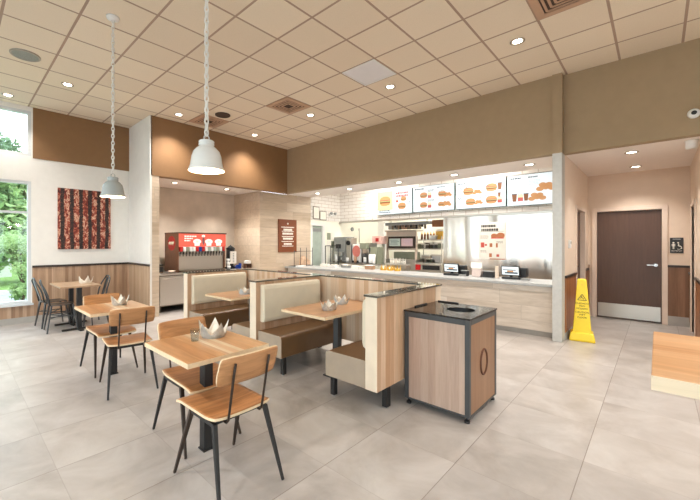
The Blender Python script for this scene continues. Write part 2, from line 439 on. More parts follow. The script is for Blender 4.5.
def mat_subway(name, ax):
    m, t, b = base_mat(name)
    sp = t.new('ShaderNodeSeparateXYZ', Vector=t.new('ShaderNodeTexCoord').outputs['Object']).outputs
    v = t.new('ShaderNodeCombineXYZ', X=sp[ax], Y=sp[2]).outputs[0]
    k = t.new('ShaderNodeTexBrick', {'offset': .5}, Vector=v, Color1=S(240, 236, 230), Color2=S(232, 228, 222), Mortar=S(190, 176, 164), Scale=1.0, Mortar_Size=.006, Brick_Width=.31, Row_Height=.105)
    t.l.new(k.outputs[0], b.inputs['Base Color']); b.inputs['Roughness'].default_value = .3
    t.l.new(t.new('ShaderNodeBump', Strength=.3, Distance=.003, Height=t.math('SUBTRACT', 1.0, k.outputs[1])).outputs[0], b.inputs['Normal'])
    return m
M['subway_y'] = mat_subway('white subway tile', 1); M['subway_x'] = mat_subway('white subway tile side', 0)

def mat_art():
    m, t, b = base_mat('canvas print of grilled strips')
    tc = t.new('ShaderNodeTexCoord').outputs['Object']; sp = t.new('ShaderNodeSeparateXYZ', Vector=tc).outputs
    w = t.new('ShaderNodeTexNoise', Vector=tc, Scale=4.0, Detail=3.0).outputs[0]
    ph = t.math('ADD', t.math('MULTIPLY', sp[0], 2*PI/.158), t.math('ADD', t.math('MULTIPLY', w, 2.2), .4))
    band = t.math('SINE', ph)
    v2 = t.new('ShaderNodeVectorMath', {'operation': 'MULTIPLY'}, _0=tc, _1=(1.0, 1.0, .55)).outputs[0]
    n = t.new('ShaderNodeTexNoise', Vector=v2, Scale=19.0, Detail=5.0, Roughness=.7, Distortion=.8).outputs[0]
    n3 = t.new('ShaderNodeTexNoise', Vector=tc, Scale=34.0, Detail=4.0, Roughness=.7).outputs[0]
    meat = t.ramp(n, [(.34, S(58, 20, 16)), (.46, S(126, 44, 32)), (.53, S(176, 92, 66)), (.585, S(232, 204, 178)), (.63, S(150, 60, 42)), (.75, S(190, 60, 34))])
    dark = t.ramp(n3, [(.45, S(26, 22, 22)), (.66, S(86, 54, 46))])
    f = t.ramp(t.math('ADD', band, t.math('MULTIPLY', n3, 1.4)), [(.28, (0,0,0,1)), (.6, (1,1,1,1))])
    t.l.new(t.mix(f, dark, meat), b.inputs['Base Color']); b.inputs['Roughness'].default_value = .6
    return m
M['art'] = mat_art()

def mat_glass(name, tint=(1, 1, 1, 1)):
    m = bpy.data.materials.new(name); m.use_nodes = True; t = NT(m); t.n.clear()
    tr = t.new('ShaderNodeBsdfTransparent', Color=tint); gl = t.new('ShaderNodeBsdfGlossy', Roughness=.02)
    lw = t.new('ShaderNodeLayerWeight', Blend=.3).outputs[1]
    fac = t.math('ADD', .03, t.math('MULTIPLY', t.math('POWER', lw, 3.0), .5))
    mx = t.new('ShaderNodeMixShader', _0=fac, _1=tr.outputs[0], _2=gl.outputs[0])
    t.l.new(mx.outputs[0], t.new('ShaderNodeOutputMaterial').inputs[0])
    return m
M['glass'] = mat_glass('window glass', (.94, .98, .97, 1))
def emis(name, col, s=1.0):
    m, t, b = base_mat(name)
    b.inputs['Base Color'].default_value = tuple(c*.3 for c in col[:3])+(1,); b.inputs['Roughness'].default_value = .25
    b.inputs['Emission Color'].default_value = col; b.inputs['Emission Strength'].default_value = s
    return m

# ------------------------------------------------------------------ SETTING
ZC = 4.08
XW, YB = -3.2, -5.0        # window wall to the left of the viewer, wall behind the viewer
YL = 8.5                   # wall with the picture
struct('floor', B(XW-.2, 13, YB-.2, 9.6, -.12, 0), M['floor'])
struct('ceiling', B(XW, 6.75, YB, YL+.1, ZC, ZC+.1), M['ceiling'])

# wall_left (y = 8.5): two stacked windows, brown band above, wood wainscot below
def wall_with_holes(axis, pos, th, a0, a1, z0, z1, holes):
    mb = MB(); cuts = sorted({a0, a1, *[h[0] for h in holes], *[h[1] for h in holes]})
    for p, q in zip(cuts, cuts[1:]):
        zs = sorted([(h[2], h[3]) for h in holes if h[0] <= p and h[1] >= q]); z = z0
        for b0, b1 in zs+[(z1, z1)]:
            if b0 > z:
                if axis == 'y': mb.box(p, q, pos, pos+th, z, b0)
                else: mb.box(pos, pos+th, p, q, z, b0)
            z = b1
    return mb
WX0, WX1 = -.95, 1.06
struct('wall_left', wall_with_holes('y', YL, .16, XW-.16, 3.0, 0, ZC+.1, [(WX0, WX1, .37, 2.67), (WX0, WX1, 3.15, 4.0)]), M['white'])
struct('trim_1', B(1.085, 2.79, YL-.012, YL+.01, 3.115, ZC), M['brown'])
struct('trim_2', MB().box(1.075, 2.79, YL-.016, YL+.01, .12, 1.035).box(-3.1, 1.075, YL-.016, YL+.01, .12, .335), M['wainscot'])
struct('trim_3', B(1.075, 2.79, YL-.03, YL+.01, 1.035, 1.075), M['rail'])
struct('baseboard_left', B(-3.1, 2.79, YL-.022, YL+.01, 0, .12), M['base'])
def window(name, axis, pos, a0, a1, z0, z1, th=.16, mull=(), trans=()):
    r = sroot(name); f = MB(); g = MB(); fw = .05
    def bx(mb, p, q, b0, b1, d0, d1):
        if axis == 'y': mb.box(p, q, pos+d0, pos+d1, b0, b1)
        else: mb.box(pos+d0, pos+d1, p, q, b0, b1)
    bx(f, a0, a0+fw, z0, z1, .01, th-.03); bx(f, a1-fw, a1, z0, z1, .01, th-.03)
    bx(f, a0+fw, a1-fw, z0, z0+fw, .01, th-.03); bx(f, a0+fw, a1-fw, z1-fw, z1, .01, th-.03)
    for c in mull: bx(f, c-.025, c+.025, z0+fw, z1-fw, .02, th-.04)
    for c in trans: bx(f, a0+fw, a1-fw, c-.02, c+.02, .025, th-.05)
    bx(g, a0+fw, a1-fw, z0+fw, z1-fw, .07, .078)
    f.build('window_frame', M['winframe'], r); g.build('pane', M['glass'], r)
    return r
w1 = window('window_1', 'y', YL, WX0, WX1, .37, 2.67, mull=(.05,), trans=(2.08,))
B(WX0-.02, WX1+.03, YL-.05, YL+.012, .335, .37).build('sill', M['winframe'], w1)
window('window_2', 'y', YL, WX0, WX1, 3.15, 4.0, mull=(.05,))
# wall to the left of the viewer: a run of tall storefront windows
wins = [(-4.3, -2.3), (-1.9, .1), (.5, 2.5), (2.9, 4.9), (5.3, 7.3)]
struct('wall_front', wall_with_holes('x', XW-.16, .16, YB-.16, YL, 0, ZC+.1, [(a, b, z0, z1) for a, b in wins for z0, z1 in ((.4, 2.7), (3.1, 3.95))]), M['white'])
n = 3
for a, b in wins:
    for z0, z1 in ((.4, 2.7), (3.1, 3.95)):
        window('window_%d' % n, 'x', XW-.16, a, b, z0, z1); n += 1
wb = [(-2.6, -.6), (-.2, 1.8), (2.2, 4.2)]
struct('wall_back', wall_with_holes('y', YB-.16, .16, XW-.16, 6.75, 0, ZC+.1, [(a, b, .4, 2.7) for a, b in wb]), M['white'])
for a, b in wb:
    window('window_%d' % n, 'y', YB-.16, a, b, .4, 2.7); n += 1

# white return wall and soda alcove
struct('wall_return', B(2.79, 2.83, 7.3, YL, 0, ZC), M['white'])
struct('trim_4', B(2.778, 2.79, 7.3, YL-.016, .12, 1.035), M['wainscot_y'])
struct('trim_5', B(2.765, 2.79, 7.3, YL-.03, 1.035, 1.075), M['rail'])
struct('baseboard_return', B(2.77, 2.79, 7.3, YL-.022, 0, .12), M['base'])
struct('wall_alcove_stub', B(2.83, 2.98, 7.31, 8.72, 0, 2.875), M['plank_x'])
struct('bulkhead_soda', B(2.81, 6.62, 7.3, 7.48, 2.875, ZC), M['brown'])
struct('wall_alcove_back', B(2.98, 5.72, 8.7, 8.86, 0, 2.95), M['alcove'])
struct('ceiling_alcove', B(2.83, 5.72, 7.48, 8.7, 2.875, 2.95), M['soffit'])
# wood wall facing the room, and the tiled kitchen wall that carries on from it
struct('wall_wood', MB().box(5.68, 7.58, 7.5, 7.62, 0, 2.875).box(5.68, 5.8, 7.62, 8.7, 0, 2.875), M['plank_x'])
struct('wall_kitchen_left', wall_with_holes('y', 7.5, .12, 7.58, 11.6, 0, 3.3, [(7.62, 8.17, 0, 2.08)]), M['cream_wall'])
struct('trim_6', B(7.59, 8.94, 7.485, 7.5, 2.21, 3.3), M['subway_x'])
# counter bulkhead, post, corridor bulkhead
struct('bulkhead_counter', B(6.47, 6.62, 1.16, 7.3, 2.875, ZC), M['taupe'])
struct('bulkhead_corridor', B(6.57, 6.72, -1.8, 1.03, 2.875, ZC), M['taupe'])
struct('column_1', MB().box(6.44, 6.66, 1.03, 1.155, 0, 2.872), M['grey_post'], bevel=.004)
struct('column_2', B(6.44, 6.66, 1.03, 1.155, 2.872, ZC), M['taupe'])
struct('ceiling_soffit', MB().box(6.62, 7.58, 1.15, 7.5, 2.875, 2.95).box(7.5, 7.58, 1.15, 7.5, 2.95, 3.3), M['soffit'])
struct('ceiling_kitchen', B(7.58, 11.7, 1.15, 7.62, 3.3, 3.38), M['soffit'])
struct('wall_header', B(8.94, 9.06, 1.15, 7.5, 2.2, 3.3), M['subway_y'])
struct('trim_7', B(8.9, 9.07, 1.15, 7.48, 2.16, 2.2), M['steel'])
struct('wall_steel', MB().box(8.97, 9.06, 1.15, 4.0, 0, 1.68).box(8.975, 9.06, 1.15, 4.0, 1.684, 2.16), M['steel_wall'])
struct('wall_kitchen_back', B(11.5, 11.65, 1.15, 7.6, 0, 3.3), M['cream_wall'])
# corridor to the restroom
DXW = 9.2
struct('wall_corridor_left', wall_with_holes('y', 1.03, .12, 6.66, 11.65, 0, 3.38, [(7.72, 8.66, 0, 2.11)]), M['beige'])
struct('wall_corridor_back', wall_with_holes('x', DXW, .12, -.54, 1.03, 0, 3.0, [(-.06, .885, 0, 2.14)]), M['beige'])
struct('wall_corridor_right', wall_with_holes('y', -.54, .12, 6.72, DXW+.12, 0, 3.0, [(7.9, 8.75, 0, 2.11)]), M['beige'])
struct('wall_right', B(6.57, 6.72, YB, -.54, 0, 2.875), M['beige'])
struct('bulkhead_right', B(6.57, 6.72, YB, -1.8, 2.875, ZC), M['taupe'])
struct('ceiling_corridor', B(6.72, DXW+.12, -.54, 1.03, 2.88, 2.95), M['soffit'])
struct('trim_8', MB().box(6.665, 7.66, 1.018, 1.03, .11, .955).box(8.72, DXW, 1.018, 1.03, .11, .955), M['wainscot_dark_x'])
struct('trim_9', MB().box(6.665, 7.66, 1.005, 1.03, .955, .99).box(8.72, DXW, 1.005, 1.03, .955, .99), M['rail'])
struct('baseboard_corridor', MB().box(6.665, 7.66, 1.01, 1.03, 0, .11).box(8.72, DXW, 1.01, 1.03, 0, .11), M['base'])
struct('trim_10', MB().box(DXW-.012, DXW, -.42, -.1, .17, 1.06).box(DXW-.012, DXW, 1.0, 1.018, .17, 1.06), M['wainscot_dark'])
struct('trim_11', B(DXW-.024, DXW, -.42, -.1, 1.06, 1.1), M['rail'])
struct('baseboard_back', B(DXW-.02, DXW, -.42, -.1, 0, .17), M['base'])
struct('trim_12', MB().box(6.73, 7.81, -.42, -.408, .11, .955).box(8.84, DXW-.02, -.42, -.408, .11, .955), M['wainscot_dark_x'])
struct('trim_13', MB().box(6.73, 7.81, -.42, -.395, .955, .99).box(8.84, DXW-.02, -.42, -.395, .955, .99), M['rail'])
struct('wall_restroom', MB().box(9.36, 9.44, -.75, 1.2, 0, 3.0).box(6.72, 9.36, -.75, -.6, 0, 3.0), M['beige'])  # unseen backing added to block sky light leaking round the doors
# doors
d1 = sroot('door_1', (DXW, .4125, 0))
MB().box(.03, .075, -.47, .47, .01, 2.13).build('door_panel', M['door_wood'], d1)
MB().box(-.025, .12, -.55, -.475, 0, 2.21).box(-.025, .12, .475, .55, 0, 2.21).box(-.025, .12, -.475, .475, 2.135, 2.21).build('door_frame', M['frame'], d1, .004)
MB().box(.022, .03, -.455, .455, .03, .30).build('kick_plate', M['steel'], d1)
MB().cyl((.03, -.39, 1.09), (-.03, -.39, 1.09), .03).cyl((-.03, -.39, 1.09), (-.045, -.39, 1.09), .015).beam((-.04, -.385, 1.09), (-.04, -.27, 1.09), .018, .02).build('handle', M['chrome'], d1, .002)
d2 = sroot('door_2', (8.19, 1.03, 0))
MB().box(-.46, .46, .06, .1, .01, 2.1).build('door_panel', M['door_wood'], d2)
MB().box(-.53, -.465, -.02, .13, 0, 2.17).box(.465, .53, -.02, .13, 0, 2.17).box(-.465, .465, -.02, .13, 2.105, 2.17).build('door_frame', M['frame'], d2, .004)
MB().cyl((-.38, .06, 1.08), (-.38, .0, 1.08), .026).beam((-.38, -.0, 1.08), (-.27, -.0, 1.08), .018, .02).build('handle', M['chrome'], d2)
d3 = sroot('door_3', (8.325, -.42, 0))
MB().box(-.42, .42, -.06, -.02, .01, 2.1).build('door_panel', M['frame'], d3)
MB().box(-.5, -.425, -.12, .02, 0, 2.17).box(.425, .5, -.12, .02, 0, 2.17).box(-.425, .425, -.12, .02, 2.105, 2.17).build('door_frame', M['frame'], d3, .004)
MB().box(-.36, -.3, -.02, -.01, .95, 1.2).build('push_plate', M['steel'], d3)
d4 = sroot('door_4', (7.895, 7.5, 0))
MB().box(-.24, .24, .05, .09, .01, 2.04).build('door_panel', M['pale_green'], d4)
MB().box(-.275, -.24, -.015, .11, 0, 2.08).box(.22, .32, -.015, .11, 0, 2.08).box(-.24, .22, -.015, .11, 2.04, 2.08).build('door_frame', M['plastic_white'], d4)
MB().box(-.2, .2, .035, .05, 1.86, 1.96).build('door_sign', M['plastic_grey'], d4)

# ------------------------------------------------------------------ LIGHT FIXTURES
def spot(parent, loc, watts, angle=110, blend=.9, col=(1, .935, .865), r=.06):
    l = bpy.data.lights.new('lamp', 'SPOT'); l.energy = watts; l.spot_size = math.radians(angle); l.spot_blend = blend; l.color = col; l.shadow_soft_size = r
    o = bpy.data.objects.new('lamp', l); COL.objects.link(o); o.parent = parent; o.location = loc
    return o
def downlight(x, y, z, label, watts, group, r=.085, angle=115):
    t = thing('downlight', label, 'ceiling light', (x, y, z), 0, group)
    MB().lathe([(r, .001), (r, -.008), (r*.86, -.012), (r*.8, -.009), (r*.64, -.003), (r*.62, .0015)], seg=28).build('trim_ring', M['trim_ring'], t)
    MB().disc((0, 0, -.0035), r*.63, 'z', 28, t=.003).build('lens', M['led'], t)
    spot(t, (0, 0, -.03), watts, angle)
    return t
DL = [(1.32, 6.86, 'recessed downlight in the ceiling between the grey round speaker and brown wall band'),
      (.69, 8.09, 'recessed downlight in the ceiling corner nearest the upper window'),
      (3.19, 6.87, 'recessed downlight in the ceiling beside white return wall, above left brown scallop of light'),
      (5.05, 6.87, 'recessed downlight in the ceiling above the right scallop of light on the brown wall'),
      (5.05, 5.0, 'recessed downlight in the ceiling right next to the middle square air vent'),
      (5.05, 3.15, 'recessed downlight in the ceiling touching the white square ceiling panel'),
      (5.05, 1.28, 'large bright recessed downlight in the ceiling nearest the big corner vent')]
WD = 118
for x, y, lb in DL: downlight(x, y, ZC, lb, 55 if y > 8 else WD, 'downlights in the tiled dining ceiling')
for k, (x, y) in enumerate([(-1.2, 1.28), (-1.2, 3.15), (-1.2, 5.0), (-1.2, 6.87), (-1.2, -2.4), (1.32, -2.4), (3.19, -2.4), (5.05, -2.4), (3.19, -.55), (5.05, -.55)]):  # unseen fixtures, added as fill light for the room and right edge
    lb = ['first recessed downlight along the storefront windows, counted from the viewpoint', 'second recessed downlight along the storefront windows, counted from the viewpoint', 'third recessed downlight along the storefront windows, counted from the viewpoint', 'last recessed downlight along the storefront windows, at the picture wall',
          'recessed downlight in the corner behind the viewpoint by both window walls', 'recessed downlight straight behind the viewpoint', 'recessed downlight behind and right of the viewpoint', 'recessed downlight behind the viewpoint at the far right', 'recessed downlight outside the right edge, above the high table', 'recessed downlight outside the right edge, before the corridor'][k]
    downlight(x, y, ZC, lb, WD, 'downlights in the tiled dining ceiling')
for y, lb in [(6.7, 'soffit downlight over the counter, closest to the plank wood wall'), (5.58, 'soffit downlight over the counter, second from the plank wood wall'),
              (4.18, 'soffit downlight over the counter in front of the leftmost menu screen'), (2.92, 'soffit downlight over the counter in front of the middle menu screens'), (1.6, 'soffit downlight over the counter nearest the grey column')]:
    downlight(7.05, y, 2.875, lb, 52, 'downlights in the white soffit over the counter', .09)
for x, lb in [(3.55, 'alcove downlight above left end of the drink dispenser'), (4.9, 'alcove downlight above right end of the drink dispenser')]:
    downlight(x, 7.85, 2.875, lb, 115, 'downlights over the drink alcove', .08)
for x, lb in [(7.2, 'corridor downlight nearer the dining room'), (8.6, 'corridor downlight nearer the brown restroom door')]:
    downlight(x, .28, 2.88, lb, 60, 'downlights in the restroom corridor', .085)

def pendant(label, loc, enamel):
    rim = 2.03
    t = thing('pendant_lamp', label, 'pendant lamp', (loc[0], loc[1], rim))
    prof = [(.128, 0), (.129, .008), (.117, .035), (.111, .07), (.106, .105), (.094, .14), (.072, .165), (.055, .178), (.05, .195), (.05, .205)]
    MB().lathe(prof+[(.046, .205), (.05, .175), (.069, .16), (.09, .136), (.102, .104), (.107, .07), (.113, .034), (.125, .006), (.128, 0)], seg=40).build('shade', [enamel, M['lamp_inner']], t)
    sh = t.children[0]
    for p in sh.data.polygons:
        if p.index//40 >= 10: p.material_index = 1
    MB().lathe([(0.0, .222), (.05, .222), (.056, .216), (.056, .207), (.052, .203), (.056, .199), (.056, .19), (.05, .186)], seg=28).build('collar', enamel, t)
    MB().ball((0, 0, .07), .042, 1, 1, 1.25).build('bulb', M['bulb'], t)
    MB().cyl((0, 0, .12), (0, 0, .2), .02).build('socket', M['plastic_white'], t)
    c = MB(); z = .232; k = 0; top = ZC-rim-.03
    MB().tube([(-.02, 0, .215), (-.02, 0, .25), (0, 0, .27), (.02, 0, .25), (.02, 0, .215)], .004).build('hook', enamel, t)
    z = .262
    while z < top:
        a = PI/2*(k % 2); pts = []
        for i in range(10):
            q = 2*PI*i/10; h = .0135*math.cos(q); v = .028*math.sin(q)
            pts.append((h*math.cos(a), h*math.sin(a), z+.022+v))
        c.tube(pts, .0055, 6, closed=True); z += .041; k += 1
    c.tube([(.013*math.sin(i*.7), .013*math.cos(i*.7), .25+(top-.25)*i/40) for i in range(41)], .003, 5)
    c.build('chain', M['chain'], t)
    MB().lathe([(0, -.035), (.03, -.035), (.066, -.018), (.07, 0), (0, 0)], c=(0, 0, ZC-rim-.001), seg=28).build('canopy', M['plastic_white'], t)
    l = bpy.data.lights.new('lamp', 'POINT'); l.energy = 6; l.color = (1, .82, .58); l.shadow_soft_size = .04
    o = bpy.data.objects.new('lamp', l); COL.objects.link(o); o.parent = t; o.location = (0, 0, -.02)
    return t
pendant('white bell pendant lamp on a thick chain, over the nearest wooden table', (1.31, 2.37), M['lamp_enamel'])
pendant('smaller looking grey bell pendant lamp hanging in front of the wall picture', (1.29, 4.45), M['lamp_grey'])

# ceiling vents, speakers, panel, smoke dome
def diffuser(cx, cy, label, big):
    t = thing('ceiling_vent', label, 'air vent', (cx, cy, ZC))
    h = .297
    f = MB()
    for a, b, z in ((h, .22, -.012), ):
        f.box(-a, a, -a, -b, z, .0).box(-a, a, b, a, z, .0).box(-a, -b, -b, b, z, .0).box(b, a, -b, b, z, .0)
    f.build('frame', M['vent_tan'], t)
    MB().box(-.22, .22, -.22, .22, -.003, .0).build('opening', M['vent_dark'], t)
    s = MB()
    for k, r in enumerate((.19, .14, .09)):
        z = -.012-.0*k
        for sx in (-1, 1):
            s.box(sx*r-.012, sx*r+.012, -r, r, z, -.004, M=None).box(-r, r, sx*r-.012, sx*r+.012, z, -.004)
    s.build('louvre', M['vent_tan'], t)
diffuser(4.43, 4.965, 'square tan air vent in the middle of the ceiling', 1)
diffuser(3.81, 6.79, 'square tan air vent at ceiling edge behind the near lamp chain', 1)
diffuser(4.43, .685, 'largest looking tan air vent cut by the top of the picture', 1)
t = thing('ceiling_speaker', 'round grey ceiling speaker near the upper left window', 'speaker', (.71, 6.2, ZC))
MB().lathe([(.17, 0), (.17, -.012), (.15, -.016), (.145, -.008)], seg=36).build('ring', M['trim_ring'], t)
MB().disc((0, 0, -.011), .147, 'z', 36, t=.01).build('grille', M['speaker_grey'], t)
t = thing('ceiling_speaker', 'round dark brown ceiling speaker beside near lamp chain', 'speaker', (3.81, 6.25, ZC))
MB().lathe([(.15, 0), (.15, -.014), (.13, -.018), (.125, -.008)], seg=36).build('ring', M['speaker_dark'], t)
MB().disc((0, 0, -.011), .127, 'z', 36, t=.01).build('grille', M['speaker_dark'], t)
t = thing('ceiling_panel', 'white square light panel set into the tiled ceiling', 'ceiling panel', (4.43, 3.13, ZC))
MB().box(-.3, .3, -.29, -.27, -.008, 0).box(-.3, .3, .27, .29, -.008, 0).box(-.3, -.28, -.27, .27, -.008, 0).box(.28, .3, -.27, .27, -.008, 0).build('frame', M['plastic_white'], t)
MB().box(-.28, .28, -.27, .27, -.005, 0).build('diffuser', M['panel_white'], t)
t = thing('security_camera', 'white security camera with dark lens on the taupe wall', 'camera', (6.57, -.33, 3.14))
MB().lathe([(.0, -.06), (.045, -.055), (.06, -.02), (.06, 0)], seg=24, M=Matrix.Rotation(PI/2, 4, 'Y')).build('housing', M['plastic_white'], t)
MB().disc((-.066, 0, 0), .026, 'x', 20, t=.008).build('lens', M['plastic_black'], t)
t = thing('ceiling_sensor', 'white drum shaped sensor hanging from the corridor ceiling', 'sensor', (6.95, -.33, 2.88))
MB().lathe([(.0, -.11), (.05, -.11), (.06, -.1), (.06, -.02), (.07, 0), (0, 0)], seg=24).build('housing', M['plastic_white'], t)

# ------------------------------------------------------------------ FURNITURE
def wood_chair(label, loc, rz):
    t = thing('dining_chair', label, 'chair', loc, rz, 'wooden dining chairs with black legs')
    def seat(u, v):
        a = 2*u-1; w = .212*(1-.04*(abs(2*v-1))**6)*(.96+.04*v)
        x = a*w; y = -.19+.505*v-.012*abs(a)**6*(1 if v > .5 else -1)
        z = .468+.008*a*a+.014*max(0, (.25-v)/.25)**2-.02*max(0, (v-.8)/.2)**2
        return (x, y, z), (-.05*a, 0, 1)
    MB().slab(seat, 16, 16, .016, 0, 1).build('seat', [M['seat'], M['plywood']], t)
    def back(u, v):
        a = 2*u-1; w = .208*(1-.05*abs(2*v-1)**5)
        x = a*w; y = -.222-.05*v+.022*a*a; z = .685+.172*v-.006*a**6*(1 if v > .5 else -1)
        return (x, y, z), (-.2*a, 1, .25)
    MB().slab(back, 18, 10, .014, 0, 1).build('backrest', [M['back'], M['plywood']], t)
    for sx in (-1, 1):
        MB().tube([(sx*.12, -.12, .452), (sx*.12, -.178, .45), (sx*.12, -.196, .47), (sx*.12, -.25, .73), (sx*.12, -.272, .815)], .0075, 8).build('back_support', M['bronze'], t)
    f = MB()
    for sx in (-1, 1):
        f.beam((sx*.18, -.15, .445), (sx*.18, .13, .445), .026, .022)
    f.beam((-.18, -.12, .445), (.18, -.12, .445), .026, .02).beam((-.18, .1, .445), (.18, .1, .445), .026, .02)
    f.build('seat_frame', M['black'], t, .002)
    for sx in (-1, 1):
        for y0, y1 in ((-.145, -.28), (.125, .28)):
            MB().beam((sx*.182, y0, .45), (sx*.225, y1, 0.0), .031, .026, .017, .015, up=(0, 1, 0)).build('leg', M['black'] if y0 < 0 else M['bronze'], t, .003)
    return t
ch = wood_chair('nearest wooden chair, back to the viewer, at the front table', (1.245, 1.98, 0), 0)
dup(ch, (1.365, 2.63, 0), PI, 'wooden chair on the far side of the front table, facing the viewer')
dup(ch, (1.306, 4.0, 0), math.radians(-8), 'wooden chair seen from behind at the second wooden table from the front')
dup(ch, (1.335, 4.76, 0), PI+math.radians(2), 'wooden chair half hidden behind second wooden table, facing the viewer')

def square_table(label, loc):
    t = thing('dining_table', label, 'table', loc, 0, 'square wooden pedestal tables')
    MB().box(-.307, .307, -.337, .337, .738, .77, 0).build('tabletop', [M['top_x']], t, .003)
    MB().box(-.31, -.3072, -.337, .337, .739, .769).box(.3072, .31, -.337, .337, .739, .769).box(-.31, .31, -.34, -.3372, .739, .769).box(-.31, .31, .3372, .34, .739, .769).build('edge_band', M['plywood'], t)
    MB().box(-.035, .035, -.035, .035, .01, .723).build('post', M['black'], t, .003)
    MB().box(-.2, .2, -.03, .03, .723, .738).box(-.03, .03, -.2, .2, .723, .738).build('bracket', M['black'], t)
    MB().box(-.042, .042, -.042, .042, 0, .01).build('foot', M['black'], t)
    return t
tb = square_table('front square wooden table with a black post, nearest the viewer', (1.305, 2.365, 0))
dup(tb, (1.305, 4.49, 0), 0, 'second square wooden table from the front, under the grey pendant lamp')
# table by the window
t = thing('dining_table', 'long wooden table with two black posts by the wood wainscot and window', 'table', (1.56, 7.52, 0))
MB().box(-.3, .3, -.45, .45, .74, .77).build('tabletop', M['top_grey'], t, .003)
for sy in (-1, 1):
    MB().box(-.035, .035, sy*.3-.035, sy*.3+.035, .02, .74).build('post', M['black'], t)
    MB().box(-.25, .25, sy*.3-.03, sy*.3+.03, .005, .03).box(-.03, .03, sy*.3-.2+.0, sy*.3+.12, .004, .028).build('foot', M['black'], t, .004)

def metal_chair(label, loc, rz):
    t = thing('metal_chair', label, 'chair', loc, rz, 'black metal cafe chairs')
    def seat(u, v):
        a, c = 2*u-1, 2*v-1
        k = .18; x = k*a*math.sqrt(1-.22*c*c); y = k*c*math.sqrt(1-.22*a*a)
        return (x, y, .45-.012*(1-a*a)*(1-c*c)), (0, 0, 1)
    MB().slab(seat, 14, 14, .012).build('seat', M['gun'], t)
    for sx in (-1, 1):
        for sy in (-1, 1):
            MB().beam((sx*.15, sy*.15, .45), (sx*.205, sy*.215, 0), .085, .022, .03, .018, up=(0, sy, 0)).build('leg', M['gun'], t, .003)
    b = []
    for i in range(17):
        q = PI*i/16
        b.append((-.165*math.cos(q), -.17-.115*min(1, math.sin(q)*1.25), .45+.43*math.sin(q)**.6))
    MB().tube(b, .013, 8).build('back_frame', M['gun'], t)
    MB().slab(lambda u, v: ((-.05+.1*u, -.17-.115*v, .45+.39*v), (0, 1, .25)), 4, 8, .006).build('back_splat', M['gun'], t)
    br = MB()
    for sx in (-1, 1): br.beam((sx*.17, -.17, .26), (sx*.17, .17, .26), .014, .014)
    br.beam((-.17, -.17, .26), (.17, .17, .24), .012, .012).beam((-.17, .17, .26), (.17, -.17, .24), .012, .012)
    br.build('brace', M['gun'], t)
    return t
mc = metal_chair('black metal cafe chair closest to the window, left of the long table', (1.3, 7.92, 0), -PI/2+.1)
dup(mc, (1.33, 7.4, 0), -PI/2-.05, 'black metal cafe chair left of the long table, nearer the viewer')
dup(mc, (1.84, 7.6, 0), PI/2+.15, 'black metal cafe chair at the right end of the long table')

# booths ------------------------------------------------------------
X0, X1 = 2.54, 3.65
def divider(label, y0, y1, tint=0):
    t = thing('booth_divider', label, 'half wall', ((X0+X1)/2, (y0+y1)/2, 0), 0, 'striped wooden booth half walls')
    w = (X1-X0)/2; d = (y1-y0)/2
    MB().box(-w+.003, w, -d, d, .22, 1.032).build('panel', M['laminate'], t)
    MB().box(-w-.001, -w+.003, -d, d, .22, 1.032).build('end_strip', M['end_strip'], t)
    MB().box(-w-.012, w+.0, -d-.012, d+.012, 1.032, 1.05).build('cap', M['cap'], t, .002)
    for sx in (-1, 1):
        MB().box(sx*(w-.24)-.032, sx*(w-.24)+.032, -.025, .025, 0.012, .22).build('leg', M['black'], t)
        MB().cyl((sx*(w-.24), 0, 0), (sx*(w-.24), 0, .012), .026).build('foot', M['steel'], t)
    return t
divider('striped wooden half wall at the near end of booths, beside the waste bin', 1.715, 1.835)
divider('striped wooden half wall between the two booths, with cream padding', 3.43, 3.55)
divider('striped wooden half wall at the far end of booths, before drink dispenser', 5.18, 5.3)
t = thing('booth_divider', 'long striped half wall running behind the booths parallel to counter', 'half wall', (3.71, 3.5, 0))
MB().box(-.06+.001, .06, -1.79, 1.8, .22, 1.032).build('panel', M['laminate_y'], t)
MB().box(-.06, .072, -1.8, 1.812, 1.032, 1.05).build('cap', M['cap'], t, .002)
for y in (-1.5, 0, 1.5): MB().box(-.03, .03, y-.03, y+.03, 0, .22).build('leg', M['black'], t)

def bench(label, loc, rz, dp=.43):
    t = thing('booth_bench', label, 'bench', loc, rz, 'brown vinyl booth benches')
    w = .52; x0, x1 = -w, w; k = dp-.43
    r = .045
    prof = [(.012, .21), (.012, .455)]
    for i in range(7):
        q = PI/2*i/6; prof.append((dp-r+r*math.sin(q), .455-r+r*math.cos(q)))
    prof += [(dp, .21)]
    for xa, xb in ((x0-.004, x0+.002), (x1-.002, x1+.004)): MB().prism([(-p[0], p[1]) for p in prof], 'x', xa, xb).build('end_panel', M['taupe_vinyl'], t)
    MB().prism([(-p[0], p[1]) for p in prof], 'x', x0+.002, x1-.002).build('seat', M['brown_vinyl'], t, .008, 3)
    k = 0; bp = [(.002, .55), (.002, 1.0), (.045+k, 1.0), (.07+k, .985), (.082+k, .95), (.085+k, .6), (.075+k, .565), (.05+k, .55)]
    MB().prism([(-p[0], p[1]) for p in bp], 'x', x0+.03, x1-.03).build('backrest', M['cream_vinyl'], t, .012, 3)
    for sx in (-1, 1):
        MB().box(sx*.45-.024, sx*.45+.024, -dp+.02, -dp+.068, .012, .205).build('leg', M['black'], t)
        MB().cyl((sx*.45, -dp+.044, 0), (sx*.45, -dp+.044, .012), .024).build('foot', M['steel'], t)
    MB().box(-.4, .4, -dp+.08, -.02, .195, .2095).build('base_plate', M['black'], t)
    return t
bx = 3.09
b1 = bench('brown booth bench with cream back pad, in the middle of the booths', (bx, 3.43, 0), 0)
dup(b1, (bx, 5.18, 0), 0, 'brown booth bench with cream back pad, farthest away near the drink dispenser')
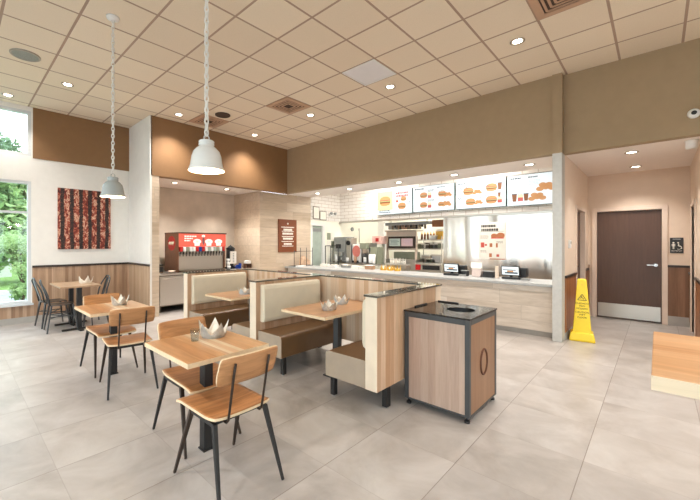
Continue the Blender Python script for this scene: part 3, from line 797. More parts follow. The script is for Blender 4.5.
bench('taupe booth bench whose end shows beside the waste bin half wall', (bx, 1.835, 0), PI, .495)
dup(b1, (bx, 3.55, 0), PI, 'booth bench behind the middle half wall, only its grey end showing')
def booth_table(label, cy):
    t = thing('booth_table', label, 'table', (3.1, cy, 0), 0, 'wooden booth tables')
    MB().box(-.54, .54, -.325, .325, .74, .77).build('tabletop', M['top_booth'], t, .003)
    MB().box(-.544, -.5402, -.325, .325, .741, .769).box(-.544, .54, -.329, -.3252, .741, .769).build('edge_band', M['plywood'], t)
    MB().box(.0, .07, -.035, .035, .012, .725).build('post', M['charcoal'], t, .003)
    MB().box(-.15, .22, -.06, .06, 0, .012).build('foot', M['black'], t)
    MB().box(-.3, .3, -.03, .03, .725, .74).build('bracket', M['black'], t)
    return t
bt = booth_table('wooden table of the nearer booth, two paper crowns on it', 2.66)
dup(bt, (3.1, 4.33, 0), 0, 'wooden table of the farther booth, one paper crown on it')

# paper crowns on the tables -----------------------------------------
def crown(label, loc, rz, r, mats, h=.105, n=5, tilt=.5):
    t = thing('paper_hat', label, 'paper crown', loc, rz, 'paper crowns left on the tables')
    mb = MB(); seg = n*12
    lo, mid, hi = [], [], []
    for i in range(seg):
        a = 2*PI*i/seg; ph = (i % 12)/12; sp = (1-abs(2*ph-1))**1.6
        z = .028+(h-.028)*sp; rr = r*(.82+.0*sp)+tilt*r*.45*sp
        lo.append(Vector((r*.72*math.cos(a), r*.72*math.sin(a), .0)))
        mid.append(Vector((r*.84*math.cos(a), r*.84*math.sin(a), .026)))
        hi.append(Vector((rr*math.cos(a), rr*math.sin(a), z)))
    for i in range(seg):
        j = (i+1) % seg
        for A, Bq in ((lo, mid), (mid, hi)):
            out = [mb.b.verts.new(p) for p in (A[i], A[j], Bq[j], Bq[i])]
            mb.b.faces.new(out).material_index = 0
            inn = [mb.b.verts.new((p.x*.975, p.y*.975, p.z+.0005)) for p in (A[i], A[j], Bq[j], Bq[i])]
            mb.b.faces.new(inn[::-1]).material_index = 1
    bmesh.ops.remove_doubles(mb.b, verts=mb.b.verts, dist=.0002)
    mb.build('band', mats, t)
    c = MB()
    for k in range(3):
        a = k*2.1+.4; c.beam((0, 0, .012), (r*.55*math.cos(a), r*.55*math.sin(a), .075), .05, .012, .03, .01)
    c.build('folded_napkin', M['paper'], t, .003)
    return t
SIL = [M['silver_paper'], M['white_card']]; COOL = [M['cool_card'], M['white_card']]
crown('silver paper crown on the front wooden table', (1.44, 2.5, .77), .3, .118, SIL, .125)
crown('silver paper crown on the second wooden table from the front', (1.4, 4.58, .77), .5, .1, SIL, .115)
crown('pale paper crown on the nearer booth table, in front of another crown', (2.9, 2.58, .77), .2, .1, [M['silver_paper'], M['white_card']], .1)
crown('pale blue paper crown on the nearer booth table, closer to half wall', (3.3, 2.74, .77), .9, .1, COOL, .1)
crown('pale blue paper crown on the farther booth table', (2.95, 4.25, .77), .4, .1, COOL, .1)
crown('white paper crown on the long table by the window', (1.72, 7.5, .77), .4, .12, [M['white_card'], M['white_card']], .13)
t = thing('clear_cup', 'small clear plastic cup beside the crown on front wooden table', 'cup', (1.27, 2.47, .77))
MB().lathe([(0, .002), (.026, .002), (.034, .09), (.0335, .09), (.0255, .004), (0, .004)], seg=24).build('cup_wall', mat_glass('clear plastic', (.88, .92, .95, 1)), t)

# waste bin -----------------------------------------------------------
t = thing('waste_bin', 'square waste bin with wood panels, charcoal frame and black top', 'waste bin', (3.32, 1.405, 0))
w, d = .34, .298
f = MB()
for sx in (-1, 1):
    for sy in (-1, 1): f.box(sx*w-(.04 if sx > 0 else 0), sx*w+(.04 if sx < 0 else 0), sy*d-(.04 if sy > 0 else 0), sy*d+(.04 if sy < 0 else 0), .05, .862)
for sx in (-1, 1): f.box(sx*w-(.03 if sx > 0 else 0), sx*w+(.03 if sx < 0 else 0), -d+.04, d-.04, .815, .862).box(sx*w-(.03 if sx > 0 else 0), sx*w+(.03 if sx < 0 else 0), -d+.04, d-.04, .05, .065)
for sy in (-1, 1): f.box(-w+.04, w-.04, sy*d-(.03 if sy > 0 else 0), sy*d+(.03 if sy < 0 else 0), .815, .862).box(-w+.04, w-.04, sy*d-(.03 if sy > 0 else 0), sy*d+(.03 if sy < 0 else 0), .05, .065)
f.build('frame', M['charcoal'], t, .003)
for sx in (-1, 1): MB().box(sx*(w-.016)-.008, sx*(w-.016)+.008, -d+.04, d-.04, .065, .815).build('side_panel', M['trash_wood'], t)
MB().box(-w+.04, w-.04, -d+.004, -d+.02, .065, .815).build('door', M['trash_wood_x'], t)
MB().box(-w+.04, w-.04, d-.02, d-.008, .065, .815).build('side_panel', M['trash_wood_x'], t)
# top plate with a round opening
tp = MB(); hc, hr = (.02, -.085), .125; N = 48
def sq(a):
    c, s_ = math.cos(a), math.sin(a)
    ex = ((w+.006)-hc[0]*(1 if c > 0 else -1))/abs(c) if abs(c) > 1e-6 else 9
    ey = ((d+.006)-hc[1]*(1 if s_ > 0 else -1))/abs(s_) if abs(s_) > 1e-6 else 9
    k = min(ex, ey); return (hc[0]+c*k, hc[1]+s_*k)
angs = sorted([2*PI*i/N for i in range(N)]+[math.atan2(sy*(d+.006)-hc[1], sx*(w+.006)-hc[0]) % (2*PI) for sx in (-1, 1) for sy in (-1, 1)])
for a, b in zip(angs, angs[1:]+[angs[0]+2*PI]):
    i0 = (hc[0]+hr*math.cos(a), hc[1]+hr*math.sin(a)); i1 = (hc[0]+hr*math.cos(b), hc[1]+hr*math.sin(b)); o0, o1 = sq(a), sq(b)
    tp.face([(*i0, .876), (*o0, .876), (*o1, .876), (*i1, .876)]); tp.face([(*i0, .862), (*i1, .862), (*o1, .862), (*o0, .862)])
    tp.face([(*o0, .862), (*o1, .862), (*o1, .876), (*o0, .876)]); tp.face([(*i0, .862), (*i0, .876), (*i1, .876), (*i1, .862)])
bmesh.ops.remove_doubles(tp.b, verts=tp.b.verts, dist=.0001)
tp.build('top', M['gloss_black'], t)
MB().lathe([(.124, .872), (.122, .70), (.12, .70), (.0, .70)], c=(hc[0], hc[1], 0), seg=40).build('liner', M['plastic_black'], t)
MB().box(-.16, .08, d-.02, d-.005, .876, .888).build('tray_stop', M['black'], t)
MB().box(w-.02, w-.005, .06, d-.02, .876, .888).build('tray_stop', M['black'], t)
for sx in (-1, 1):
    for sy in (-1, 1): MB().cyl((sx*(w-.03), sy*(d-.03), 0), (sx*(w-.03), sy*(d-.03), .018), .022).cyl((sx*(w-.03), sy*(d-.03), .018), (sx*(w-.03), sy*(d-.03), .052), .012).build('foot', M['plastic_black'], t)
e = MB(); ring = [(.0+.08*math.cos(2*PI*i/36), -d+.002, .445+.11*math.sin(2*PI*i/36)) for i in range(36)]
e.tube(ring, .0105, 6, closed=True); e.build('emblem', plain('burnt emblem', S(96, 58, 40), .6), t)

# high table at the right edge --------------------------------------------
t = thing('bar_table', 'butcher block high table jutting in at the right edge', 'table', (2.09, -.95, 0))
MB().box(-.418, .418, -.97, .965, 1.0, 1.05).build('tabletop', M['top_bar'], t, .003)
MB().box(-.424, -.4185, -.97, .965, 1.001, 1.049).build('edge_band', M['edge_bar'], t)
for y in (-.62, .1-.35):
    MB().box(-.05, .05, y-.05, y+.05, .02, 1.0).build('post', M['black'], t)
    MB().box(-.3, .3, y-.3, y+.3, 0, .02).build('foot', M['black'], t, .004)

# wet floor cone ---------------------------------------------------------
t = thing('wet_floor_cone', 'tall yellow wet floor cone standing by the grey column', 'safety cone', (6.85, .84, 0), math.radians(8))
c = MB()
def ringpts(h, z): return [(-h, -h, z), (h, -h, z), (h, h, z), (-h, h, z)]
lv = [(.155, 0), (.158, .03), (.142, .12), (.115, .135), (.058, .93), (.045, .945)]
rs = [[c.b.verts.new(p) for p in ringpts(h, z)] for h, z in lv]
for a, b in zip(rs, rs[1:]):
    for i in range(4): c.b.faces.new((a[i], a[(i+1) % 4], b[(i+1) % 4], b[i]))
c.b.faces.new(rs[-1]); c.b.faces.new(rs[0][::-1])
c.build('body', M['yellow'], t, .008, 3)
sl = math.atan2(.115-.058, .93-.135)
def conex(z): return -(.115+(z-.135)*(.058-.115)/(.93-.135))-.0015
rot = (PI/2-sl*.98, 0, -PI/2)
for k, (tx, z, s_) in enumerate([('CUIDADO', .575, .036), ('PISO', .535, .034), ('MOJADO', .495, .034), ('CAUTION', .44, .038), ('WET', .4, .036), ('FLOOR', .36, .036)]):
    text('lettering', tx, s_, M['ink'], t, (conex(z), 0, z), rot)
tri = MB()
def cp(y, z): return (conex(z)-.0006, y, z)
for p, q in (((-.055, .625), (.055, .625)), ((-.055, .625), (0, .715)), ((.055, .625), (0, .715)), ((-.022, .64), (.004, .672)), ((.004, .672), (.022, .65)), ((.002, .672), (.01, .69))):
    tri.beam(cp(*p), cp(*q), .007, .003, up=(1, 0, 0))
tri.build('warning_symbol', M['ink'], t)
MB().disc((conex(.86)-.001, 0, .86), .008, 'x', 12, t=.002).build('rivet', M['gold'], t)

# wall picture, signs ----------------------------------------------------
t = thing('wall_art', 'square canvas print of red grilled meat strips on white wall', 'picture', (1.94, YL, 1.38))
MB().box(-.47, .47, -.035, -.0, 0, 1.22).build('canvas', M['art'], t, .003)
t = thing('wall_sign', 'brown sign with white lettering on the plank wood wall', 'sign', (6.64, 7.5, 1.25))
MB().box(-.34, .34, -.03, -.0, 0, .92).build('board', plain('brown sign board', S(124, 66, 34), .5), t, .003)
for z, hw, th in ((.70, .24, .025), (.63, .16, .055), (.585, .22, .018), (.52, .2, .055), (.44, .22, .024), (.38, .18, .055), (.30, .23, .022), (.23, .15, .045), (.17, .21, .02)):
    x = -hw; g = MB()
    while x < hw:
        ww = random.uniform(.03, .06); g.box(x, min(hw, x+ww), -.033, -.0305, z-th/2, z+th/2); x += ww+.008
    g.build('lettering_line', M['white_card'], t)
g = MB(); g.lathe([(.0, 0), (.03, 0), (.03, .002), (0, .002)], seg=5, M=Matrix.Translation((0, -.031, .8)) @ Matrix.Rotation(PI/2, 4, 'X'))
g.build('crest', M['white_card'], t)
t = thing('restroom_sign', 'black restroom sign with person and wheelchair symbols beside the brown door', 'sign', (DXW, -.25, 1.32))
MB().box(-.012, 0, -.085, .085, 0, .28).build('plate', M['plastic_black'], t, .002)
g = MB(); X = -.0135
g.disc((X, .04, .19), .013, 'x', 16, t=.0015).box(X, X+.0015, .028, .052, .12, .172).box(X, X+.0015, .03, .038, .075, .12).box(X, X+.0015, .042, .05, .075, .12).box(X, X+.0015, .018, .026, .125, .17).box(X, X+.0015, .054, .062, .125, .17)
g.disc((X, -.02, .19), .012, 'x', 16, t=.0015).beam((X, -.022, .175), (X, -.03, .125), .014, .0015, up=(1, 0, 0)).beam((X, -.03, .125), (X, -.058, .12), .011, .0015, up=(1, 0, 0)).beam((X, -.056, .12), (X, -.066, .08), .01, .0015, up=(1, 0, 0))
g.tube([(X, -.028+.034*math.cos(q), .105+.034*math.sin(q)) for q in [PI*.35+i*PI*1.35/14 for i in range(15)]], .0035, 6)
g.build('symbol', M['white_card'], t)
MB().box(X, X+.0015, -.05, .05, .245, .262).build('braille_strip', M['plastic_grey'], t)
text('lettering', 'RESTROOM', .026, M['white_card'], t, (X, 0, .04), (PI/2, 0, -PI/2))
t = thing('wall_thermostat', 'small white thermostat on the corridor side wall', 'thermostat', (7.0, 1.03, 1.42))
MB().box(-.05, .05, -.03, 0, 0, .13).build('housing', M['plastic_white'], t, .006)
MB().box(-.03, .03, -.032, -.03, .07, .11).build('display', M['plastic_grey'], t)

# ------------------------------------------------------------------ SERVICE COUNTER
t = thing('service_counter', 'long service counter with grey top and pale plank front', 'counter', (6.97, 4.3, 0))
MB().box(-.38, .38, -3.14, 3.1, .09, .81).build('front_panel', M['plank_y'], t)
MB().box(-.34, .38, -3.14, 3.1, 0, .09).build('toe_kick', M['base'], t)
MB().box(-.44, .43, -3.14, 3.18, .81, .855).build('countertop', M['grey_top'], t, .004)
CT = .855
SCR = emis('lit menu screen', (.84, .93, .97, 1), .52)
E_ = [SCR, emis('screen tan', (.70, .35, .14, 1), .42), emis('screen brown', (.30, .11, .04, 1), .42), emis('screen grey text', (.12, .15, .18, 1), .42),
      emis('screen red', (.66, .14, .12, 1), .42), emis('screen green', (.42, .58, .22, 1), .42), emis('screen yellow', (.92, .84, .42, 1), .42), emis('screen light blue', (.60, .82, .90, 1), .42)]
def burger(tt, y, z, s, X):
    mb = MB()
    """a burger picture, drawn flat on a screen facing -x (y to the left of the viewer)"""
    mb.disc((X, y, z+.30*s), .5*s, 'x', 20, 1, .001, .28*s); mb.box(X-.0008, X, y-.5*s, y+.5*s, z+.02*s, z+.22*s, 2)
    mb.box(X-.0012, X, y-.54*s, y+.54*s, z+.14*s, z+.24*s, 5); mb.disc((X-.0004, y, z-.04*s), .47*s, 'x', 20, 1, .001, .16*s); mb.box(X-.0016, X, y-.5*s, y+.5*s, z+.2*s, z+.27*s, 4)
    mb.build('burger_picture', E_, tt)
def fries(tt, y, z, s, X):
    mb = MB()
    mb.box(X-.0008, X, y-.2*s, y+.2*s, z-.2*s, z+.15*s, 4)
    for k in range(6): mb.box(X-.0012, X, y-.2*s+k*.07*s, y-.15*s+k*.07*s, z+.1*s, z+(.35+.12*((k*7) % 3)/2)*s, 6)
    mb.build('fries_picture', E_, tt)
def nuggets(tt, y, z, s, X):
    mb = MB()
    for dy, dz in ((-.3, 0), (0, .05), (.3, -.02), (-.15, .2), (.16, .22)): mb.disc((X, y+dy*s, z+dz*s), .2*s, 'x', 14, 1, .001, .14*s)
    mb.build('side_picture', E_, tt)
def drink(tt, y, z, s, X):
    mb = MB()
    mb.prism([(y-.12*s, z-.25*s), (y+.12*s, z-.25*s), (y+.17*s, z+.3*s), (y-.17*s, z+.3*s)], 'x', X-.001, X, 2); mb.box(X-.0015, X, y-.18*s, y+.18*s, z+.28*s, z+.34*s, 3)
    mb.build('drink_picture', E_, tt)
def lines(tt, y0, y1, z, n, X, m=3, h=.014, gap=.03, mats=None):
    mb = MB()
    for k in range(n):
        y = y1; zz = z-k*gap; end = y0+random.random()*.25*(y1-y0)
        while y > end:
            ww = random.uniform(.018, .05); mb.box(X-.001, X, max(end, y-ww), y, zz-h/2, zz+h/2, m); y -= ww+.01
    mb.build('text_block', mats or E_, tt)
MX = 8.94
HW, HH = .563, .335
def menu(label, cy, cz, kind):
    t = thing('menu_screen', label, 'menu screen', (MX, cy, cz), 0, 'menu screens above the kitchen opening')
    MB().box(-.075, -.012, -HW-.008, HW+.008, -HH-.01, HH+.01).build('housing', plain('screen housing', S(70, 96, 96), .4), t, .003)
    MB().box(-.012, 0, -.2, .2, -.15, .15).build('wall_bracket', M['plastic_black'], t)
    MB().box(-.0775, -.075, -HW, HW, -HH, HH).build('display', SCR, t)
    X = -.0785; p = t
    if kind == 0:
        MB().box(X-.0004, X, 0.04, HW-.01, -HH+.12, HH-.01, 6).build('yellow_panel', E_, t); burger(p, .3, -.02, .36, X-.001)
        lines(p, .04, .5, -.23, 2, X-.001, 3, .03, .05); lines(p, -.5, -.06, .24, 2, X-.001, 4, .06, .08)
        burger(p, -.3, .04, .17, X-.001); fries(p, -.1, .02, .2, X-.001); burger(p, -.25, -.17, .24, X-.001); lines(p, -.52, -.4, .0, 4, X-.001)
    elif kind == 1:
        lines(p, .25, .52, .27, 1, X-.001, 3, .035); lines(p, -.4, -.12, .27, 1, X-.001, 3, .02)
        for y, z in ((.26, .06), (.26, -.2)): burger(p, y, z, .2, X-.001); fries(p, y-.17, z, .24, X-.001); lines(p, y-.3, y-.12, z+.16, 2, X-.001); lines(p, y+.13, y+.27, z+.06, 4, X-.001, 7)
        burger(p, -.25, .06, .2, X-.001); nuggets(p, -.4, .04, .22, X-.001); burger(p, -.22, -.2, .15, X-.001); nuggets(p, -.37, -.2, .26, X-.001)
        lines(p, -.45, -.15, .19, 2, X-.001, 7); lines(p, -.5, -.2, -.06, 2, X-.001, 7)
    elif kind == 2:
        lines(p, .3, .53, .28, 1, X-.001, 3, .03); lines(p, .0, .25, .27, 1, X-.001, 7, .02)
        burger(p, .27, .04, .24, X-.001); nuggets(p, .06, .03, .22, X-.001); burger(p, .22, -.22, .22, X-.001); nuggets(p, .03, -.22, .2, X-.001)
        burger(p, -.26, .08, .24, X-.001); drink(p, -.44, .13, .28, X-.001); burger(p, -.26, -.21, .24, X-.001); fries(p, -.44, -.2, .24, X-.001); drink(p, -.43, -.07, .18, X-.001)
        for y, z in ((.4, .18), (.45, -.07), (-.08, .18), (-.08, -.06)): lines(p, y-.16, y+.08, z, 2, X-.001)
        lines(p, .38, .52, .06, 3, X-.001, 7)
    else:
        lines(p, .22, .5, .27, 1, X-.001, 3, .03); lines(p, -.05, .15, .27, 1, X-.001, 3, .03); lines(p, -.53, -.34, .28, 1, X-.001, 3, .03)
        lines(p, .2, .5, .2, 6, X-.001, 7, .012); lines(p, -.1, .14, .2, 4, X-.001, 7, .012); lines(p, -.54, -.32, .2, 6, X-.001, 7, .012); lines(p, -.54, -.34, -.1, 1, X-.001, 3, .03)
        drink(p, .42, -.17, .3, X-.001); fries(p, .3, -.19, .26, X-.001); drink(p, .19, -.17, .28, X-.001); nuggets(p, -.18, .0, .36, X-.001); nuggets(p, -.02, -.2, .34, X-.001)
        burger(p, -.45, -.24, .15, X-.001)
    return t
menu('leftmost menu screen, with one big burger on yellow', 5.4, 2.68, 0)
menu('second menu screen from the left, four small meals', 4.235, 2.69, 1)
menu('third menu screen from the left, meals with drinks', 3.05, 2.69, 2)
menu('rightmost menu screen, next to the grey column', 1.885, 2.68, 3)

# poster on the steel wall
t = thing('poster', 'cream promotional poster with red pictures on the steel wall', 'poster', (8.97, 2.81, 1.12))
MB().box(-.014, -.0, -.30, .30, 0, .88).build('sheet', M['paper'], t)
X = -.0145; PM = [M['ink'], plain('print tan', S(190, 120, 80), .7), plain('print red', S(206, 90, 76), .7), plain('print grey', S(150, 140, 130), .7)]
def pl(*a): lines(t, *a, mats=PM)
pl(-.2, .24, .79, 1, X, 0, .06); pl(-.24, .24, .70, 1, X, 0, .06); MB().box(X-.001, X, -.26, .27, .655, .662, 0).build('heading_rule', PM, t)
MB().disc((X, -.05, .55), .07, 'x', 16, 1, .001, .06).disc((X, -.19, .56), .09, 'x', 16, 1, .001, .07).box(X-.002, X, -.26, .02, .49, .515, 2).build('meal_picture', PM, t); pl(.06, .26, .56, 3, X, 3, .012)
for (y0, y1, z0, z1, m) in ((.17, .25, .28, .4, 2), (.11, .16, .32, .36, 2), (-.01, .05, .29, .38, 1), (-.13, -.09, .28, .38, 1), (0, .06, .05, .14, 1), (-.16, -.1, .06, .12, 2), (-.3, .05, 0, .02, 1)):
    MB().box(X-.001, X, y0, y1, z0, z1, m).build('item_picture', PM, t)
pl(-.26, -.1, .42, 2, X, 3, .012); pl(.1, .26, .2, 2, X, 3, .012)
# registers and small things on the counter
def register(label, y, w=.15):
    t = thing('cash_register', label, 'cash register', (7.08, y, CT), 0, 'registers on the service counter')
    MB().box(-.1, .14, -.17, .13, 0, .035).build('base', M['plastic_black'], t, .005)
    MB().box(.0, .04, -.02, .02, .035, .1).build('stand', M['plastic_black'], t)
    Mx = Matrix.Rotation(math.radians(-10), 4, 'Y')
    MB().box(-.01, .02, -w, w, .06, .24, M=Mx).build('screen_case', M['plastic_black'], t, .004)
    MB().box(-.0135, -.0105, -w+.015, w-.015, .078, .225, M=Mx).build('display', emis('register display', (.75, .82, .82, 1), .75), t)
    q = MB(); q.box(-.0145, -.0138, -w+.03, w-.06, .1, .13, 0, Mx).box(-.0145, -.0138, -w+.06, w-.03, .16, .175, 0, Mx).box(-.0145, -.0138, -.05, .05, .13, .155, 1, Mx)
    q.build('display_print', [E_[3], E_[1]], t)
    MB().box(.05, .2, -.24, -.09, .035, .2).build('printer', M['plastic_black'], t, .02)
    MB().box(-.1, .04, -.3, -.18, 0, .03).build('keypad', M['plastic_grey'], t, .004)
    return t
register('register with lit display nearest the grey column', 1.9)
register('register with lit display left of the promotional poster', 2.98)
def cbox(name, label, cat, x, y, z, dx, dy, h, body, mat, top=None, tm=None):
    t = thing(name, label, cat, (x, y, z))
    MB().box(-dx/2, dx/2, -dy/2, dy/2, 0, h).build(body, mat, t, min(dx, dy, h)*.12)
    if top: MB().box(-dx/2-.004, dx/2+.004, -dy/2-.004, dy/2+.004, h, h+.012).build(top, tm, t, .002)
    return t
t = cbox('card_reader', 'dark card reader left of the white box on the counter', 'card reader', 7.1, 2.72, CT, .1, .12, .1, 'body', M['plastic_black'], 'keypad', M['plastic_grey'])
t = cbox('card_reader', 'dark card reader right of the white box, before the poster', 'card reader', 7.1, 2.28, CT, .12, .2, .11, 'body', M['plastic_black'], 'keypad', M['plastic_grey'])
t = cbox('paper_box', 'pink white box on the counter below small tent sign', 'box', 7.12, 2.5, CT, .12, .17, .16, 'body', plain('pink white card', S(232, 214, 206), .6), 'lid', M['paper'])
t = thing('tent_sign', 'small white tent sign on a box on the counter', 'sign', (7.14, 2.52, CT+.173))
MB().prism([(-.03, 0), (.03, 0), (.0, .1)], 'y', -.1, .1).build('card', M['paper'], t)
t = thing('cream_stand', 'slim cream holder right before the register by the column', 'holder', (7.04, 2.12, CT))
MB().box(-.02, .02, -.03, .03, 0, .22).build('body', M['beige'], t, .004)

# wire rack with bags at the far end of the counter
t = thing('wire_rack', 'thin black wire rack at the far left end of counter', 'rack', (6.95, 7.25, CT))
r = MB()
for sx in (-.36, -.12, .12, .36):
    MB().tube([(sx, -.1, 0), (sx, -.1, .52 if sx > -.3 else .46)], .008, 6).build('upright', M['black'], t)
MB().tube([(-.36, -.1, .42), (.36, -.1, .42)], .007, 6).build('crossbar', M['black'], t)
MB().tube([(-.37, -.1, .01), (-.37, .12, .01), (.37, .12, .01), (.37, -.1, .01)], .007, 6, closed=True).build('base_ring', M['black'], t)
t = thing('paper_bag', 'crumpled cream and pink paper bag inside the wire rack', 'bag', (7.08, 7.27, CT+.02))
MB().prism([(-.16, 0), (.2, 0), (.2, .12), (.08, .2), (-.02, .27), (-.12, .2)], 'y', -.06, .06).build('body', plain('cream bag', S(226, 190, 160), .7, noise=.15, nscale=10), t, .02)
t = thing('white_tray', 'flat white tray on counter in front of wire rack', 'tray', (6.78, 7.08, CT))
MB().box(-.16, .14, -.05, .05, 0, .03).build('body', M['plastic_white'], t, .006)
# trays of gold crowns on counter
for k, y in enumerate((4.33, 4.52, 4.71)):
    nm = ['gold paper crown on the counter, rightmost of the row', 'gold paper crown on the counter, middle of the row', 'gold paper crown on the counter, leftmost of the row'][k]
    crown(nm, (7.25, y, CT), .3*k, .095, [M['gold'], M['gold']], .14, 6, .1)
for k, y in enumerate((4.36, 4.5, 4.64)):
    nm = ['white paper crown standing behind the gold row, at its right', 'white paper crown standing behind the gold row, in its middle', 'white paper crown standing behind the gold row, at its left'][k]
    crown(nm, (7.56, y, 1.0), .4*k, .08, [M['white_card'], M['white_card']], .15, 6, .2)
t = thing('crown_shelf', 'small steel shelf behind the gold crowns on the counter', 'shelf', (7.56, 4.5, 0))
MB().box(-.12, .12, -.28, .28, .97, 1.0).build('shelf_top', M['steel'], t)
for sx in (-.1, .1):
    for sy in (-.26, .26): MB().box(sx-.012, sx+.012, sy-.012, sy+.012, 0, .97).build('leg', M['steel'], t)

# ------------------------------------------------------------------ DRINK ALCOVE
t = thing('back_counter', 'stainless under counter cabinet with a steel top in the drink alcove', 'counter', (4.35, 8.14, 0))
MB().box(-1.25, 1.3, -.5, .54, .13, .80).build('carcass', M['steel_dark'], t)
MB().box(-1.28, 1.3, -.55, .555, .80, .84).build('countertop', M['steel'], t, .004)
for k in range(4):
    x = -1.23+k*.63
    d = MB().box(x, x+.6, -.525, -.5, .15, .78).build('door', M['steel'], t, .004)
    MB().box(x+.06, x+.54, -.545, -.525, .72, .74).build('handle', M['chrome'], d)
for sx in (-1.22, -.0, 1.26):
    for sy in (-.46, .48): MB().box(sx-.02, sx+.02, sy-.02, sy+.02, 0, .13).build('leg', M['steel_dark'], t)
DT = .84
t = thing('drink_dispenser', 'wide soda fountain with a lit red sign on the alcove counter', 'drink dispenser', (4.17, 8.05, DT))
MB().box(-.6, .6, -.25, .35, 0, .56).box(-.6, .6, -.15, .35, .56, .86).build('cabinet', [M['steel']], t, .006)
sp_ = plain('brown side panel', S(124, 82, 56), .35)
MB().box(-.615, -.6, -.36, .35, 0, .88).build('side_panel', sp_, t)
MB().box(.6, .615, -.3, .35, 0, .88).build('side_panel', sp_, t)
MB().box(-.62, .62, -.37, .35, .88, .91).build('hood', plain('brown hood', S(92, 62, 48), .4), t)
MB().box(-.6, .6, -.36, -.15, .58, .88).build('sign_box', emis('lit red sign', (.86, .13, .085, 1), .62), t)
g = MB(); Y = -.362
def sl(x0, x1, z0, z1, m=0): g.box(x0, x1, Y, Y+.0015, z0, z1, m)
for z, x1 in ((.82, -.18), (.77, -.27), (.72, -.33)):
    x = -.47
    while x < x1: sl(x, min(x1, x+.05), z-.014, z+.014); x += .06
for x in (-.16, .14, .4):
    g.disc((x, Y, .7), .1, 'y', 20, 0, .0015, .06); sl(x-.065, x+.065, .6, .69, 0); g.disc((x, Y-.001, .7), .035, 'y', 16, 1, .0012, .025)
g.disc((0, Y, .72), .03, 'y', 16, 2, .0015, .1); g.disc((0, Y, .83), .045, 'y', 16, 0, .0015, .03)
g.build('sign_picture', [emis('sign white', (1, .92, .82, 1), .6), emis('sign green', (.8, .82, .62, 1), .5), emis('sign brown', (.25, .1, .1, 1), .5)], t)
cols = ['red', 'plastic_white', 'green_grey', 'plastic_white', 'plastic_white', 'red', 'blue', 'red', 'plastic_white', 'pale_green', 'plastic_white', 'pale_green', 'green_grey', 'plastic_white', 'red']
for k, cn in enumerate(cols):
    x = -.54+k*.077
    v = MB().box(x-.032, x+.032, -.375, -.25, .47, .578).build('valve', M[cn], t, .008)
    MB().cyl((x, -.3, .41), (x, -.3, .47), .013).box(x-.008, x+.008, -.29, -.28, .36, .44).build('nozzle', M['plastic_black'], v)
MB().box(-.58, .58, -.42, -.25, 0, .04).build('drip_tray', M['steel_dark'], t, .004)
MB().disc((-.6165, -.02, .66), .2, 'x', 28, 0, .002, .17).build('badge', M['red'], t)
g = MB()
g.tube([(-.6185, -.15+.26*i/16, .66+.035*math.sin(i*1.6)) for i in range(17)], .012, 6)
g.build('badge_script', M['white_card'], t)
t = thing('tea_urn', 'tall dark tea dispenser with a white label right of the soda fountain', 'drink dispenser', (5.12, 8.0, DT))
MB().box(-.13, .13, -.14, .14, .0, .04).cyl((0, .02, .04), (0, .02, .5), .11, .11, 20).lathe([(.115, .5), (.115, .53), (.05, .58), (.02, .6), (0, .62)], c=(0, .02, 0), seg=20).build('body', M['plastic_black'], t)
MB().box(-.09, .09, -.12, -.1, .13, .45).build('label_card', M['paper'], t)
g = MB()
for k in range(6): g.box(-.02, .02, -.1225, -.1205, .17+k*.042, .19+k*.042)
g.build('lettering', M['plastic_grey'], t)
MB().cyl((0, -.1, .09), (0, -.17, .09), .015).box(-.012, .012, -.17, -.15, .06, .13).build('tap', M['steel'], t)
for k, (h, lb) in enumerate([(0, 'white foam cup lying on alcove counter, lowest of the pile'), (.09, 'white foam cup in the middle of the pile right of the soda fountain'), (.18, 'white foam cup on top of the pile right of the soda fountain')]):
    t = thing('foam_cup', lb, 'cup', (4.93-.012*k, 7.8, DT+h), 0, 'foam cups beside the soda fountain')
    MB().lathe([(0, 0), (.035, 0), (.05, .088), (.048, .088), (.034, .004), (0, .004)], seg=20).build('cup_wall', M['plastic_white'], t)
t = thing('blue_caddy', 'blue plastic holder beside the foam cups on alcove counter', 'holder', (5.2, 7.78, DT))
MB().box(-.06, .06, -.05, .05, 0, .015).box(.04, .06, -.05, .05, .015, .14).box(-.06, -.045, -.05, .05, .015, .07).box(-.045, .04, .035, .05, .015, .1).build('body', M['blue'], t, .004)
t = thing('lid_holder', 'brown holder with a white stack of lids by the wood wall', 'holder', (5.5, 7.8, DT))
MB().box(-.085, .085, -.07, .07, 0, .02).box(-.085, -.06, -.07, .07, .02, .12).box(-.012, .012, -.07, .07, .02, .12).box(.06, .085, -.07, .07, .02, .12).build('rack', plain('brown holder', S(96, 62, 44), .5), t)
MB().box(-.075, .075, -.06, .06, .12, .2).build('lids', M['plastic_white'], t, .01)
t = thing('napkin_dispenser', 'dark napkin dispenser at the left end of alcove counter', 'dispenser', (3.2, 7.9, DT))
MB().box(-.075, .075, -.1, .1, 0, .17).build('body', M['steel_dark'], t, .01)
MB().box(-.06, .06, -.105, -.1, .03, .14).build('face_plate', M['plastic_black'], t)
MB().box(-.085, .085, -.11, .11, .17, .19).build('lid', M['plastic_black'], t, .004)
t = thing('sauce_tray', 'low pale tray beside the napkin dispenser in the alcove', 'tray', (3.42, 7.72, DT))
MB().lathe([(0, 0), (.06, 0), (.08, .05), (.075, .05), (.058, .006), (0, .006)], seg=20).build('bowl', M['beige'], t)

